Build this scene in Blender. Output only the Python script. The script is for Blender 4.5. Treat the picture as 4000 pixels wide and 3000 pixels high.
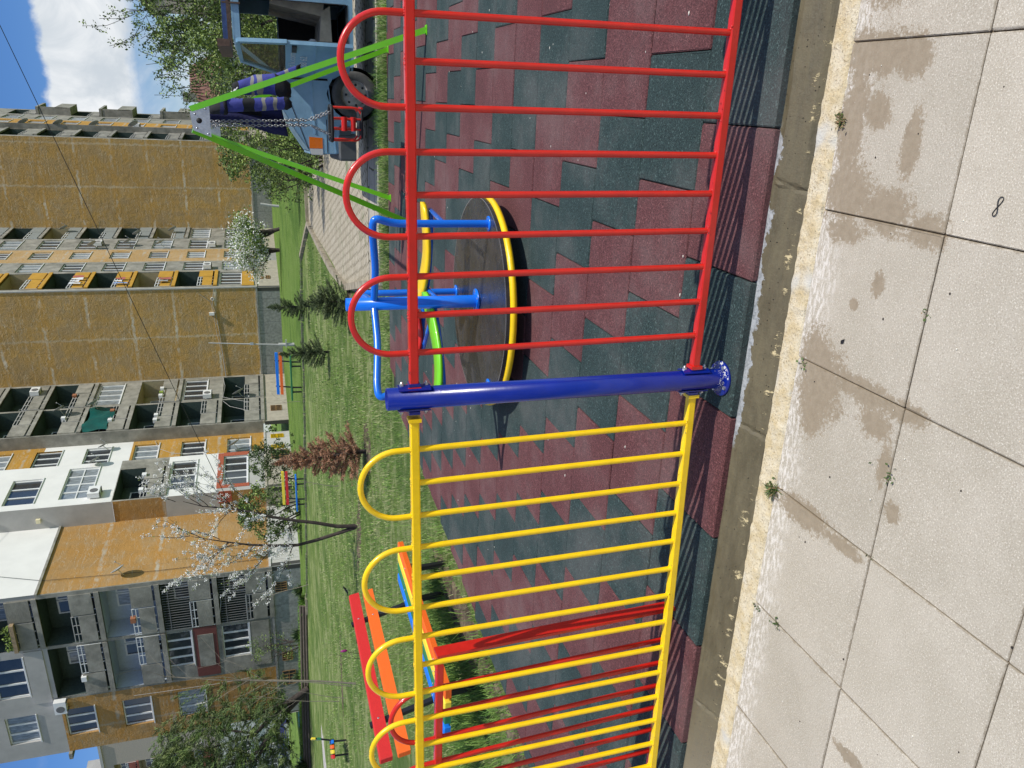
import bpy, bmesh, math, random
from mathutils import Vector, Matrix, noise
random.seed(7)
R_ = math.radians
for o in list(bpy.data.objects): bpy.data.objects.remove(o)
sc = bpy.context.scene
COL = sc.collection

# ---------------------------------------------------------------- camera (held on its side, as in the photo)
PITCH, ROLL, YAW = 0.2954, -0.0611, -0.3605
def _rotz(v, a):
    c, s = math.cos(a), math.sin(a)
    return Vector((c*v[0]+s*v[1], -s*v[0]+c*v[1], v[2]))
fw = Vector((0, math.cos(PITCH), -math.sin(PITCH)))
up0 = Vector((0, math.sin(PITCH), math.cos(PITCH))); r0 = Vector((1, 0, 0))
rt = r0*math.cos(ROLL)+up0*math.sin(ROLL); up = -r0*math.sin(ROLL)+up0*math.cos(ROLL)
fw, rt, up = _rotz(fw, YAW), _rotz(rt, YAW), _rotz(up, YAW)
CAMP = Vector((0.966, -2.487, 1.745))
cd = bpy.data.cameras.new('camera'); cam = bpy.data.objects.new('camera', cd); COL.objects.link(cam)
m3 = Matrix((-up, rt, -fw)).transposed()
cam.matrix_world = Matrix.Translation(CAMP) @ m3.to_4x4()
cd.sensor_width = 36; cd.sensor_fit = 'HORIZONTAL'; cd.lens = 27.722; cd.clip_start = 0.05; cd.clip_end = 3000
sc.camera = cam
# ---------------------------------------------------------------- light
SUN_AZ, SUN_EL = -15.0, 52.0
def nodes_of(idb):
    idb.use_nodes = True
    nt = idb.node_tree
    for n in list(nt.nodes): nt.nodes.remove(n)
    return nt
class NT:
    def __init__(s, nt): s.nt = nt
    def __call__(s, typ, ins=None, out=0, **props):
        n = s.nt.nodes.new('ShaderNode'+typ)
        for k, v in props.items(): setattr(n, k, v)
        if ins:
            for k, v in ins.items():
                sock = n.inputs[k]
                if isinstance(v, bpy.types.NodeSocket): s.nt.links.new(v, sock)
                else: sock.default_value = v
        return n.outputs[out] if len(n.outputs) else n
    def math(s, op, a, b=0.0, c=None, clamp=False):
        d = {0: a, 1: b}
        if c is not None: d[2] = c
        return s('Math', d, operation=op, use_clamp=clamp)
    def ramp(s, v, a, b, lo=0.0, hi=1.0):
        return s('MapRange', {0: v, 1: a, 2: b, 3: lo, 4: hi}, interpolation_type='SMOOTHSTEP')
    def mix(s, f, a, b, bt='MIX'):
        n = s.nt.nodes.new('ShaderNodeMix'); n.data_type = 'RGBA'; n.blend_type = bt
        for k, v in ((0, f), (6, a), (7, b)):
            if isinstance(v, bpy.types.NodeSocket): s.nt.links.new(v, n.inputs[k])
            else:
                if k > 0 and len(v) == 3: v = tuple(v)+(1,)
                n.inputs[k].default_value = v
        return n.outputs[2]
    def noise(s, vec, scale, detail=3, rough=.55, dist=0.0):
        return s('TexNoise', {'Vector': vec, 'Scale': scale, 'Detail': detail, 'Roughness': rough, 'Distortion': dist})
    def sep(s, v):
        n = s.nt.nodes.new('ShaderNodeSeparateXYZ'); s.nt.links.new(v, n.inputs[0]); return n.outputs
W = bpy.data.worlds.new("World"); sc.world = W
wn = NT(nodes_of(W))
sky = wn('TexSky', sky_type='NISHITA', sun_disc=False, sun_elevation=R_(SUN_EL), sun_rotation=R_(90-SUN_AZ), altitude=600, air_density=1.0, dust_density=.6, ozone_density=2.0)
gen = wn('TexCoord', out=0)
gx, gy, gz = wn.sep(gen)
el = wn.math('ARCSINE', gz)
n1 = wn.noise(gen, 7.0, 6, .6, .6); n2 = wn.noise(gen, 16.0, 6, .62, .3); n3 = wn.noise(gen, 9.0, 5, .6, 1.5)
eln = wn.math('ADD', el, wn.math('MULTIPLY', wn.math('SUBTRACT', n2, .5), .035))
eln = wn.math('ADD', eln, wn.math('MULTIPLY', wn.math('SUBTRACT', n1, .5), .03))
cum = wn.math('MULTIPLY', wn.ramp(eln, .110, .132), wn.ramp(eln, .212, .203))
right = wn.ramp(gx, -.62, -.45)
cum = wn.math('MULTIPLY', cum, right)
wisp = wn.math('MULTIPLY', wn.ramp(n3, .34, .66), wn.ramp(eln, .16, .10))
wisp = wn.math('MULTIPLY', wisp, .75)
leftc = wn.math('MULTIPLY', wn.math('MULTIPLY', wn.math('MULTIPLY', wn.ramp(n3, .40, .60), wn.ramp(gx, -.5, -.62)), wn.ramp(eln, .255, .235)), .75)
high = wn.math('MULTIPLY', wn.math('MULTIPLY', wn.ramp(n1, .40, .62), wn.ramp(gz, .34, .5)), .65)  # unseen cloud overhead, added to make the sky fill in shade whiter
mask = wn.math('MAXIMUM', wn.math('MAXIMUM', cum, wisp), wn.math('MAXIMUM', leftc, high), clamp=True)
body = wn.mix(wn.ramp(wn.noise(gen, 11.0, 6, .58, .5), .36, .62), (.62, .68, .74), (.93, .95, .97))
skyc = wn.mix(wn.ramp(gz, .08, .24), wn.mix(1.0, sky, (.088, .097, .112), 'MULTIPLY'), wn.mix(1.0, sky, (.055, .085, .125), 'MULTIPLY'))
wcol = wn.mix(mask, skyc, body)
bgn = wn.nt.nodes.new('ShaderNodeBackground'); bgn.inputs[1].default_value = 1.0; wn.nt.links.new(wcol, bgn.inputs[0])
wo = wn.nt.nodes.new('ShaderNodeOutputWorld'); wn.nt.links.new(bgn.outputs[0], wo.inputs[0])
sd = bpy.data.lights.new('sun', 'SUN'); sd.energy = 4.2; sd.angle = R_(.55); sd.color = (1, .955, .88)
sun = bpy.data.objects.new('sun', sd); COL.objects.link(sun)
SV = Vector((math.cos(R_(SUN_EL))*math.cos(R_(SUN_AZ)), math.cos(R_(SUN_EL))*math.sin(R_(SUN_AZ)), math.sin(R_(SUN_EL))))
sun.rotation_mode = 'QUATERNION'; sun.rotation_quaternion = SV.to_track_quat('Z', 'Y'); sun.location = (20, -5, 30)
vs = sc.view_settings; vs.view_transform = 'Standard'; vs.look = 'None'; vs.exposure = 0.0; vs.gamma = 1.0
try: vs.use_curve_mapping = False
except Exception: pass
sc.render.engine = 'CYCLES'

# ---------------------------------------------------------------- mesh builder
class MB:
    def __init__(s): s.v = []; s.f = []; s.m = []; s.sm = []
    def add(s, vs, fs, mat=0, smooth=False):
        b = len(s.v); s.v.extend([tuple(v) for v in vs])
        for f in fs: s.f.append(tuple(i+b for i in f)); s.m.append(mat); s.sm.append(smooth)
    def quad(s, a, b, c, d, mat=0): s.add([a, b, c, d], [(0, 1, 2, 3)], mat)
    def box(s, x0, x1, y0, y1, z0, z1, mat=0, T=None):
        v = [(x, y, z) for z in (z0, z1) for y in (y0, y1) for x in (x0, x1)]
        if T: v = [T(*p) for p in v]
        s.add(v, [(0, 2, 3, 1), (4, 5, 7, 6), (0, 1, 5, 4), (2, 6, 7, 3), (0, 4, 6, 2), (1, 3, 7, 5)], mat)
    def bev(s, x0, x1, y0, y1, z0, z1, b, mat=0, T=None, jit=0):
        # box whose top and vertical edges are chamfered
        pts = [(x0+b, y0), (x1-b, y0), (x1, y0+b), (x1, y1-b), (x1-b, y1), (x0+b, y1), (x0, y1-b), (x0, y0+b)]
        cx, cy = (x0+x1)/2, (y0+y1)/2
        def ins(p, d): return (p[0]+(d if p[0] < cx else -d), p[1]+(d if p[1] < cy else -d))
        v = [(p[0], p[1], z0) for p in pts]+[(p[0], p[1], z1-b) for p in pts]+[(*ins(p, b), z1) for p in pts]
        if jit: v = [(a, c_, d+(random.uniform(-jit, jit) if i > 7 else 0)) for i, (a, c_, d) in enumerate(v)]
        if T: v = [T(*p) for p in v]
        f = []
        for k in (0, 8):
            for i in range(8): j = (i+1) % 8; f.append((k+i, k+j, k+8+j, k+8+i))
        f.append(tuple(range(16, 24))); f.append(tuple(reversed(range(0, 8))))
        s.add(v, f, mat)
    def obox(s, p0, p1, w, h, mat=0, upv=(0, 0, 1)):
        p0, p1 = Vector(p0), Vector(p1); d = (p1-p0).normalized(); u = Vector(upv)
        r = d.cross(u)
        if r.length < 1e-4: r = d.cross(Vector((1, 0, 0)))
        r.normalize(); u = r.cross(d)
        v = []
        for p in (p0, p1):
            for a, b in ((-1, -1), (1, -1), (1, 1), (-1, 1)): v.append(p+r*a*w/2+u*b*h/2)
        s.add(v, [(0, 1, 2, 3), (7, 6, 5, 4), (0, 4, 5, 1), (1, 5, 6, 2), (2, 6, 7, 3), (3, 7, 4, 0)], mat)
    def tube(s, pts, r, n=8, mat=0, cap=True, closed=False, smooth=True):
        pts = [Vector(p) for p in pts]; m = len(pts)
        rs = r if isinstance(r, (list, tuple)) else [r]*m
        t0 = (pts[1]-pts[0]).normalized(); a = Vector((0, 0, 1)) if abs(t0.z) < .9 else Vector((1, 0, 0))
        u = t0.cross(a).normalized(); vv = []
        for i, p in enumerate(pts):
            if closed: t = (pts[(i+1) % m]-pts[i-1])
            elif i == 0: t = pts[1]-pts[0]
            elif i == m-1: t = pts[-1]-pts[-2]
            else: t = (pts[i+1]-pts[i]).normalized()+(pts[i]-pts[i-1]).normalized()
            t.normalize(); u = (u-t*u.dot(t))
            if u.length < 1e-5: u = t.cross(Vector((.3, .5, .8)))
            u.normalize(); w = t.cross(u)
            for k in range(n):
                an = 2*math.pi*k/n; vv.append(p+(u*math.cos(an)+w*math.sin(an))*rs[i])
        f = []
        for i in range(m if closed else m-1):
            j = (i+1) % m
            for k in range(n): l = (k+1) % n; f.append((i*n+k, i*n+l, j*n+l, j*n+k))
        s.add(vv, f, mat, smooth)
        if cap and not closed:
            s.add([vv[k] for k in range(n)], [tuple(reversed(range(n)))], mat)
            s.add([vv[(m-1)*n+k] for k in range(n)], [tuple(range(n))], mat)
    def lathe(s, c, prof, n=24, mat=0, axis=(0, 0, 1), smooth=True):
        ax = Vector(axis).normalized(); a = Vector((1, 0, 0)) if abs(ax.x) < .9 else Vector((0, 1, 0))
        u = ax.cross(a).normalized(); w = ax.cross(u); c = Vector(c); v = []
        for (r, h) in prof:
            for k in range(n):
                an = 2*math.pi*k/n; v.append(c+ax*h+(u*math.cos(an)+w*math.sin(an))*max(r, 1e-5))
        f = []
        for i in range(len(prof)-1):
            for k in range(n): l = (k+1) % n; f.append((i*n+k, i*n+l, (i+1)*n+l, (i+1)*n+k))
        s.add(v, f, mat, smooth)
    def ball(s, c, r, n=6, mat=0, sx=1, sy=1, sz=1):
        c = Vector(c); v = []; rings = max(3, n//2+1)
        for i in range(rings+1):
            th = math.pi*i/rings
            for k in range(n):
                an = 2*math.pi*k/n; v.append((c.x+r*sx*math.sin(th)*math.cos(an), c.y+r*sy*math.sin(th)*math.sin(an), c.z+r*sz*math.cos(th)))
        f = [(i*n+k, (i+1)*n+k, (i+1)*n+(k+1) % n, i*n+(k+1) % n) for i in range(rings) for k in range(n)]
        s.add(v, f, mat, True)
    def prism(s, poly, d0, d1, T, mat=0):
        n = len(poly); v = [T(a, b, d0) for a, b in poly]+[T(a, b, d1) for a, b in poly]
        s.add(v, [tuple(range(n)), tuple(reversed(range(n, 2*n)))]+[(i, i+n, (i+1) % n+n, (i+1) % n) for i in range(n)], mat)
    def build(s, name, mats, parent=None, off=None):
        me = bpy.data.meshes.new(name)
        v = s.v
        if off: v = [(a-off[0], b-off[1], c-off[2]) for a, b, c in v]
        me.from_pydata(v, [], s.f)
        if not isinstance(mats, (list, tuple)): mats = [mats]
        for m in mats: me.materials.append(m)
        me.polygons.foreach_set('material_index', s.m); me.polygons.foreach_set('use_smooth', s.sm)
        me.validate(); me.update()
        bm = bmesh.new(); bm.from_mesh(me); bmesh.ops.recalc_face_normals(bm, faces=bm.faces) if len(s.f) < 60000 else None; bm.to_mesh(me); bm.free()
        o = bpy.data.objects.new(name, me); COL.objects.link(o)
        if parent: o.parent = parent
        return o
def tag(o, label, cat, group=None, kind=None):
    if label: o['label'] = label
    if cat: o['category'] = cat
    if group: o['group'] = group
    if kind: o['kind'] = kind
    return o
def struct(o): o['kind'] = 'structure'; return o
def empty(name, loc=(0, 0, 0), rz=0.0, label=None, cat=None, group=None):
    e = bpy.data.objects.new(name, None); COL.objects.link(e); e.location = loc; e.rotation_euler = (0, 0, rz); e.empty_display_size = .2
    return tag(e, label, cat, group)
def copy_tree(o, parent=None):
    c = o.copy(); COL.objects.link(c); c.parent = parent
    for ch in list(o.children): copy_tree(ch, c)
    return c

# ---------------------------------------------------------------- materials
def srgb(r, g, b):
    f = lambda c: (c/255/12.92) if c/255 <= .04045 else ((c/255+.055)/1.055)**2.4
    return (f(r), f(g), f(b))
def pmat(name, col, rough=.5, metal=0, var=0.0, vscale=8, bump=0.0, bscale=60, coat=0, spec=.5, col2=None, cscale=3, clo=.4, chi=.6, detail=4, bdist=.01, stretch=None, sheen=0):
    m = bpy.data.materials.new(name); n = NT(nodes_of(m))
    tc = n('TexCoord', out=3)
    vec = tc
    if stretch: vec = n('Mapping', {0: tc, 3: stretch})
    c = tuple(col)+(1,)
    if col2 is not None: c = n.mix(n.ramp(n.noise(vec, cscale, detail, .6), clo, chi), col, col2)
    if var:
        k = n.ramp(n.noise(vec, vscale, 5, .6), .25, .75, 1-var, 1+var)
        kk = n('CombineColor', {0: k, 1: k, 2: k})
        c = n.mix(1.0, c if isinstance(c, bpy.types.NodeSocket) else tuple(col), kk, 'MULTIPLY')
    ins = {'Base Color': c, 'Roughness': rough, 'Metallic': metal, 'Coat Weight': coat, 'Specular IOR Level': spec}
    if bump:
        h = n.noise(vec, bscale, 5, .6)
        ins['Normal'] = n('Bump', {'Strength': bump, 'Distance': bdist, 'Height': h})
    b = n('BsdfPrincipled', ins)
    n('OutputMaterial', {0: b}) if False else n.nt.links.new(b, n.nt.nodes.new('ShaderNodeOutputMaterial').inputs[0])
    return m
def finish(n, ins):
    b = n('BsdfPrincipled', ins); n.nt.links.new(b, n.nt.nodes.new('ShaderNodeOutputMaterial').inputs[0])
RED = pmat('red_paint', srgb(204, 32, 20), .3, coat=.3, var=.10, vscale=14, bump=.09, bscale=28)
YEL = pmat('yellow_paint', srgb(250, 206, 0), .3, coat=.3, var=.08, vscale=14, bump=.09, bscale=28)
BLU = pmat('dark_blue_paint', srgb(3, 30, 128), .27, coat=.35, var=.10, vscale=12, bump=.06, bscale=18)
LBL = pmat('light_blue_paint', srgb(8, 112, 225), .25, coat=.4, var=.04)
GRN = pmat('green_paint', srgb(118, 208, 24), .32, coat=.3, var=.04)
GALV = pmat('galvanised_steel', (.55, .57, .6), .35, metal=.85, var=.15, vscale=30)
CHROME = pmat('chain_steel', (.38, .38, .38), .35, metal=.9)
BLACKM = pmat('black_metal', (.012, .012, .013), .4)
BLACKR = pmat('black_rubber', (.015, .015, .016), .65, var=.2)
WHITEP = pmat('white_plastic', (.78, .78, .77), .35)
BRIGHT = pmat('white_mortar', (.7, .69, .66), .8, var=.2, bump=.4, bscale=120)
WOODR = pmat('red_stained_wood', srgb(205, 40, 35), .5, var=.12, vscale=14, bump=.15, bscale=60, stretch=(10, 1, 10))
WOODO = pmat('orange_stained_wood', srgb(242, 105, 25), .5, var=.14, vscale=14, bump=.15, bscale=60, stretch=(10, 1, 10))
WOODY = pmat('yellow_stained_wood', srgb(240, 215, 60), .5, var=.1, vscale=14)
WOODG = pmat('green_stained_wood', srgb(40, 120, 75), .5, var=.1, vscale=14)
WOODB = pmat('blue_stained_wood', srgb(15, 120, 225), .5, var=.1, vscale=14)
WATER = bpy.data.materials.new('water_drop'); _n = NT(nodes_of(WATER)); finish(_n, {'Base Color': (1, 1, 1, 1), 'Roughness': 0.02, 'Transmission Weight': 1.0, 'IOR': 1.33})
GLASS = pmat('window_glass', (.035, .042, .05), .06, spec=.9, var=.3, vscale=.6)
GLASSL = pmat('curtained_glass', (.22, .25, .27), .12, spec=.8, var=.5, vscale=2.5, stretch=(6, 6, 1))
WFRAME = pmat('white_window_frame', (.72, .73, .72), .4)
CONC = pmat('grey_roughcast', (.30, .285, .245), .9, var=.28, vscale=1.7, bump=.5, bscale=14, bdist=.04, col2=(.235, .225, .19), cscale=.7)
CONCL = pmat('light_grey_render', (.42, .41, .39), .9, var=.10, vscale=1.2, bump=.15, bscale=20)
WHITEW = pmat('white_insulation_render', (.74, .73, .70), .9, var=.05, vscale=.8, bump=.08, bscale=20)
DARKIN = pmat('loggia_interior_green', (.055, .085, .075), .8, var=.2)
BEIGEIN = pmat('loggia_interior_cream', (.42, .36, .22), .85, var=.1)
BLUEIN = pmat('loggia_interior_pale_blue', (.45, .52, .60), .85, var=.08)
BRICK = pmat('bare_brick', srgb(165, 85, 60), .9, var=.35, vscale=14, bump=.4, bscale=30)
RPANEL = pmat('maroon_panel', srgb(112, 62, 56), .7, var=.1)
TARP = pmat('green_tarpaulin', srgb(10, 85, 80), .5, var=.25, vscale=2)
def ochre_mat(name, a, b, seam=(.47, .42, .33), bd=.05):
    m = bpy.data.materials.new(name); n = NT(nodes_of(m)); tc = n('TexCoord', out=3)
    x, y, z = n.sep(tc)
    nz = n.noise(tc, .9, 5, .65); nf = n.noise(tc, 5.0, 6, .7, 1.2); nb = n.noise(tc, 2.2, 5, .6, .8)
    zz = n.math('ADD', z, n.math('MULTIPLY', n.math('SUBTRACT', nb, .5), .35))
    fz = n.math('FRACT', n.math('DIVIDE', n.math('SUBTRACT', zz, 2.46), 2.8))
    dz = n.math('MINIMUM', fz, n.math('SUBTRACT', 1.0, fz))
    sm = n.math('MULTIPLY', n.math('MULTIPLY', n.ramp(dz, .05, .012), n.ramp(n.noise(tc, .7, 5, .7), .42, .60)), n.ramp(nf, .22, .45))
    ux = n.math('ADD', n.math('ADD', x, y), n.math('MULTIPLY', n.math('SUBTRACT', nb, .5), .3))
    fx = n.math('FRACT', n.math('DIVIDE', n.math('ADD', n.math('ADD', x, n.math('MULTIPLY', n.math('SUBTRACT', nb, .5), .45)), 17.0), 3.6)); dx = n.math('MINIMUM', fx, n.math('SUBTRACT', 1.0, fx))
    sx = n.math('MULTIPLY', n.math('MULTIPLY', n.ramp(dx, .035, .008), n.ramp(nf, .3, .5)), .5)
    band = n.math('MULTIPLY', n.ramp(dz, .12, .05), .6)
    c = n.mix(n.ramp(nz, .38, .62), a, b)
    c = n.mix(n.math('MULTIPLY', n.ramp(nf, .5, .72), .25), c, tuple(min(1, q*1.45+.03) for q in b))
    c = n.mix(band, c, tuple(q*w for q, w in zip(a, (1.05, .98, .8))))
    c = n.mix(sm, c, seam); c = n.mix(sx, c, seam)
    # bright ragged filler lines
    c = n.mix(n.math('MULTIPLY', n.ramp(n.noise(tc, .22, 5, .7), .44, .60), .35), c, tuple(q*.70 for q in a))
    c = n.mix(n.math('MULTIPLY', n.ramp(n.noise(n('Mapping', {0: tc, 3: (2.2, 2.2, .12)}), 1.0, 5, .7), .54, .66), .3), c, tuple(q*.75 for q in b))
    ln = n.math('ABSOLUTE', n.math('SUBTRACT', n.noise(n('Mapping', {0: tc, 3: (.35, .35, 2.2)}), 1.1, 4, .6), .5))
    c = n.mix(n.math('MULTIPLY', n.ramp(ln, .012, .002), .45), c, seam)
    h = n.math('ADD', n.math('MULTIPLY', nf, .6), n.math('MULTIPLY', n.noise(tc, 14, 5, .6), .5))
    finish(n, {'Base Color': c, 'Roughness': .92, 'Specular IOR Level': .2, 'Normal': n('Bump', {'Strength': .9, 'Distance': bd, 'Height': n.math('ADD', h, n.math('MULTIPLY', nb, .8))})})
    return m
OCH = ochre_mat('ochre_roughcast', (.43, .235, .070), (.40, .255, .115))
OCHD = ochre_mat('weathered_ochre_roughcast', (.56, .345, .115), (.47, .325, .16), (.70, .62, .48), .14)
OCHB = ochre_mat('bright_ochre_render', (.50, .27, .05), (.46, .26, .07))

def hz(X, Y):
    t = min(max((Y-10)/26, 0), 1); t2 = min(max((-X-20)/12, 0), 1)
    z = .05+t*(.72+.25*t2)
    u = min(max((Y-48)/25, 0), 1)*min(max((-X-38)/20, 0), 1)
    return z+u*1.3
# ================================================================ GROUND
# paving slabs: real 0.5 m slabs with open joints
def slab_material():
    m = bpy.data.materials.new('concrete_slab'); n = NT(nodes_of(m)); tc = n('TexCoord', out=3)
    x, y, z = n.sep(tc)
    ix = n.math('FLOOR', n.math('DIVIDE', n.math('SUBTRACT', x, .18), .5)); iy = n.math('FLOOR', n.math('DIVIDE', n.math('ADD', y, .3), .5))
    wn_ = n('TexWhiteNoise', {0: n('CombineXYZ', {0: ix, 1: iy, 2: 0.0})}, out=0)
    n1 = n.noise(tc, 3.0, 5, .65); n2 = n.noise(tc, 38, 4, .7); n3 = n.noise(tc, 220, 3, .7); vo = n('TexVoronoi', {0: tc, 2: 90.0}, out=0)
    c = n.mix(n.ramp(n1, .3, .7), srgb(174, 166, 149), srgb(187, 179, 163))
    c = n.mix(n.math('MULTIPLY', n.ramp(n2, .45, .65), .25), c, srgb(170, 160, 145))
    c = n.mix(n.math('MULTIPLY', n.ramp(n3, .55, .66), .75), c, srgb(226, 219, 204))
    c = n.mix(n.math('MULTIPLY', n.ramp(n3, .45, .34), .6), c, srgb(142, 130, 112))
    c = n.mix(n.math('MULTIPLY', n.ramp(vo, .12, .05), n.ramp(n.noise(tc, 23, 2), .55, .7)), c, srgb(128, 115, 98))
    k = n.math('ADD', .93, n.math('MULTIPLY', wn_, .12)); c = n.mix(1.0, c, n('CombineColor', {0: k, 1: k, 2: k}), 'MULTIPLY')
    # lime bloom close to the kerb
    bl = n.math('MULTIPLY', n.ramp(n.math('ADD', y, n.math('MULTIPLY', n.math('SUBTRACT', n.noise(tc, 7, 6, .7), .5), .22)), -.46, -.34), n.ramp(n.noise(n('Mapping', {0: tc, 3: (1, 3, 1)}), 26, 5, .75), .44, .60))
    c = n.mix(n.math('MULTIPLY', bl, .6), c, srgb(238, 234, 226))
    # damp patches
    nz = n.noise(tc, 9, 7, .72); nz2 = n.noise(tc, 42, 4, .7)
    dist = None
    blobs = [(1.14, -.42, .08, .17), (.95, -.365, .24, .075), (.98, -.46, .06, .07), (.74, -.40, .10, .13), (.71, -.58, .08, .13), (.685, -.74, .055, .09), (.63, -.42, .05, .10),
             (1.13, -.56, .07, .08), (.20, -.40, .12, .10), (.12, -.44, .15, .12), (.17, -.62, .05, .17), (.02, -.42, .10, .08), (.17, -.80, .04, .10), (-.34, -.48, .06, .16), (-.35, -.66, .03, .12),
             (.50, -.60, .045, .03), (-.14, -.84, .035, .035), (-.02, -.77, .08, .03), (.09, -.70, .05, .08), (-1.02, -.9, .03, .09), (.9, -.62, .10, .04), (.42, -.52, .02, .02), (1.35, -.42, .1, .14)]
    for (bx, by, rx, ry) in blobs:
        dx = n.math('DIVIDE', n.math('SUBTRACT', x, bx), rx); dy = n.math('DIVIDE', n.math('SUBTRACT', y, by), ry)
        d = n.math('SQRT', n.math('ADD', n.math('MULTIPLY', dx, dx), n.math('MULTIPLY', dy, dy)))
        dist = d if dist is None else n.math('SMOOTH_MIN', dist, d, .35)
    dist = n.math('ADD', dist, n.math('ADD', n.math('MULTIPLY', n.math('SUBTRACT', nz, .5), 1.6), n.math('MULTIPLY', n.math('SUBTRACT', n.noise(tc, 65, 6, .8), .5), 2.6)))
    wet = n.ramp(dist, .98, .74)
    c = n.mix(n.math('MULTIPLY', wet, .9), c, n.mix(n.ramp(n2, .3, .7), srgb(140, 126, 104), srgb(154, 140, 118)))
    r = n.math('SUBTRACT', .88, n.math('MULTIPLY', wet, .25))
    jx = n.math('ABSOLUTE', n.math('SUBTRACT', n.math('FRACT', n.math('DIVIDE', n.math('SUBTRACT', x, .18), .5)), .5)); jy = n.math('ABSOLUTE', n.math('SUBTRACT', n.math('FRACT', n.math('DIVIDE', n.math('ADD', y, .3), .5)), .5))
    ed = n.math('ADD', n.math('MAXIMUM', jx, jy), n.math('MULTIPLY', n.math('SUBTRACT', n.noise(tc, 30, 5, .75), .5), .045))
    c = n.mix(n.math('MULTIPLY', n.ramp(ed, .487, .497), .55), c, srgb(118, 104, 82))
    h = n.math('ADD', n.math('MULTIPLY', n3, .5), n.math('MULTIPLY', n2, .6))
    finish(n, {'Base Color': c, 'Roughness': r, 'Normal': n('Bump', {'Strength': .35, 'Distance': .004, 'Height': h})})
    return m
SLAB = slab_material()
mb = MB()
for i in range(-16, 12):
    for j in range(0, 9):
        x0 = .18+.5*i; y1 = -.3-.5*j; g = .0014
        dz = random.uniform(-.0015, .0015)
        mb.bev(x0+g+random.uniform(0, .001), x0+.5-g, y1-.5+g, y1-g, -.05, dz, .0032, 0, jit=.001)
struct(mb.build('pavement', SLAB))
JOINT = pmat('joint_dirt', srgb(104, 90, 70), .95, var=.35, vscale=20, bump=.6, bscale=120)
mb = MB(); mb.quad((-9, -5.3, -.009), (7, -5.3, -.009), (7, -.22, -.009), (-9, -.22, -.009)); struct(mb.build('pavement_bedding', JOINT))
# cement haunching strip + kerb, displaced strips
def strip(x0, x1, dx, prof, mats, noise_amp, fn=None, midx=None):
    mbb = MB(); nx = int((x1-x0)/dx)
    V = []
    for i in range(nx+1):
        x = x0+i*dx
        for j, (y, z) in enumerate(prof):
            p = Vector((x*6, y*6, z*6)); q = noise.noise(p)*.6+noise.noise(p*3.1)*.4
            q2 = noise.noise(Vector((x*9+31, y*9, 7)))
            yy, zz = y+q2*noise_amp[j]*.9, z+q*noise_amp[j]
            if fn: yy, zz = fn(x, j, yy, zz)
            V.append((x, yy, zz))
    m = len(prof); F = []
    mbb.v = V
    for i in range(nx):
        for j in range(m-1):
            mbb.f.append((i*m+j, (i+1)*m+j, (i+1)*m+j+1, i*m+j+1)); mbb.m.append(midx(x0+i*dx, j) if midx else 0); mbb.sm.append(False)
    return mbb
m = bpy.data.materials.new('rough_cement'); n = NT(nodes_of(m)); tc = n('TexCoord', out=3)
na = n.noise(tc, 14, 6, .7); nb_ = n.noise(tc, 120, 4, .7)
c = n.mix(n.ramp(na, .35, .65), srgb(222, 211, 184), srgb(206, 188, 148)); c = n.mix(n.ramp(nb_, .52, .7), c, srgb(150, 134, 102))
c = n.mix(n.ramp(n.noise(tc, 3.1, 3), .56, .68), c, srgb(205, 204, 196))
finish(n, {'Base Color': c, 'Roughness': .95, 'Normal': n('Bump', {'Strength': .9, 'Distance': .006, 'Height': n.math('ADD', na, nb_)})}); CEM = m
prof = [(-.318, -.012), (-.305, -.003), (-.298, .003), (-.285, .006), (-.268, .007), (-.25, .006), (-.235, .006), (-.222, .005), (-.212, .004)]
def fs_(x, j, y, z):
    z += max(0, noise.noise(Vector((x*25, y*25, 3))))*.006
    if j < 2: y += noise.noise(Vector((x*14, 5, 0)))*.006
    return y, z
o = strip(-7, 4.5, .012, prof, None, [.003, .004, .003, .003, .003, .003, .003, .002, .001], fs_).build('cement_strip', CEM); struct(o)
m = bpy.data.materials.new('damp_concrete_kerb'); n = NT(nodes_of(m)); tc = n('TexCoord', out=3)
x, y, z = n.sep(tc)
na = n.noise(n('Mapping', {0: tc, 3: (1, 4, 4)}), 5, 6, .7); nb_ = n.noise(tc, 60, 5, .7); vo = n('TexVoronoi', {0: tc, 2: 55.0}, out=0)
c = n.mix(n.ramp(na, .3, .7), srgb(84, 77, 57), srgb(106, 98, 75)); c = n.mix(n.math('MULTIPLY', n.ramp(nb_, .45, .7), .5), c, srgb(92, 82, 62))
pit = n.math('MULTIPLY', n.ramp(vo, .16, .08), n.ramp(n.noise(tc, 17, 3), .50, .56)); c = n.mix(pit, c, srgb(40, 34, 24))
dry = n.math('MULTIPLY', n.ramp(n.math('ADD', x, n.math('MULTIPLY', na, .6)), -.9, -2.0), .55); c = n.mix(dry, c, srgb(168, 158, 136))
sp = n.math('MULTIPLY', n.ramp(n.math('SUBTRACT', n.noise(n('Mapping', {0: tc, 3: (2, 1, 1)}), 9, 6, .75), n.math('MULTIPLY', n.math('ABSOLUTE', n.math('ADD', y, .195)), 3.5)), .54, .60), 1.0)
c = n.mix(sp, c, srgb(200, 184, 142))
mx = n.math('MULTIPLY', n.ramp(x, -.26, -.22), n.ramp(n.math('ADD', x, n.math('MULTIPLY', na, .1)), 1.0, .93))
mo = n.math('MULTIPLY', mx, n.ramp(n.math('ADD', n.math('ADD', y, n.math('SUBTRACT', .112, n.math('MULTIPLY', n.ramp(n.math('ABSOLUTE', n.math('SUBTRACT', x, .73)), .10, .0), .03))), n.math('MULTIPLY', n.math('SUBTRACT', n.noise(tc, 11, 6, .7), .5), .11)), .0, .004))
c = n.mix(mo, c, n.mix(n.ramp(nb_, .35, .6), srgb(128, 132, 134), srgb(166, 169, 170)))
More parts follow.
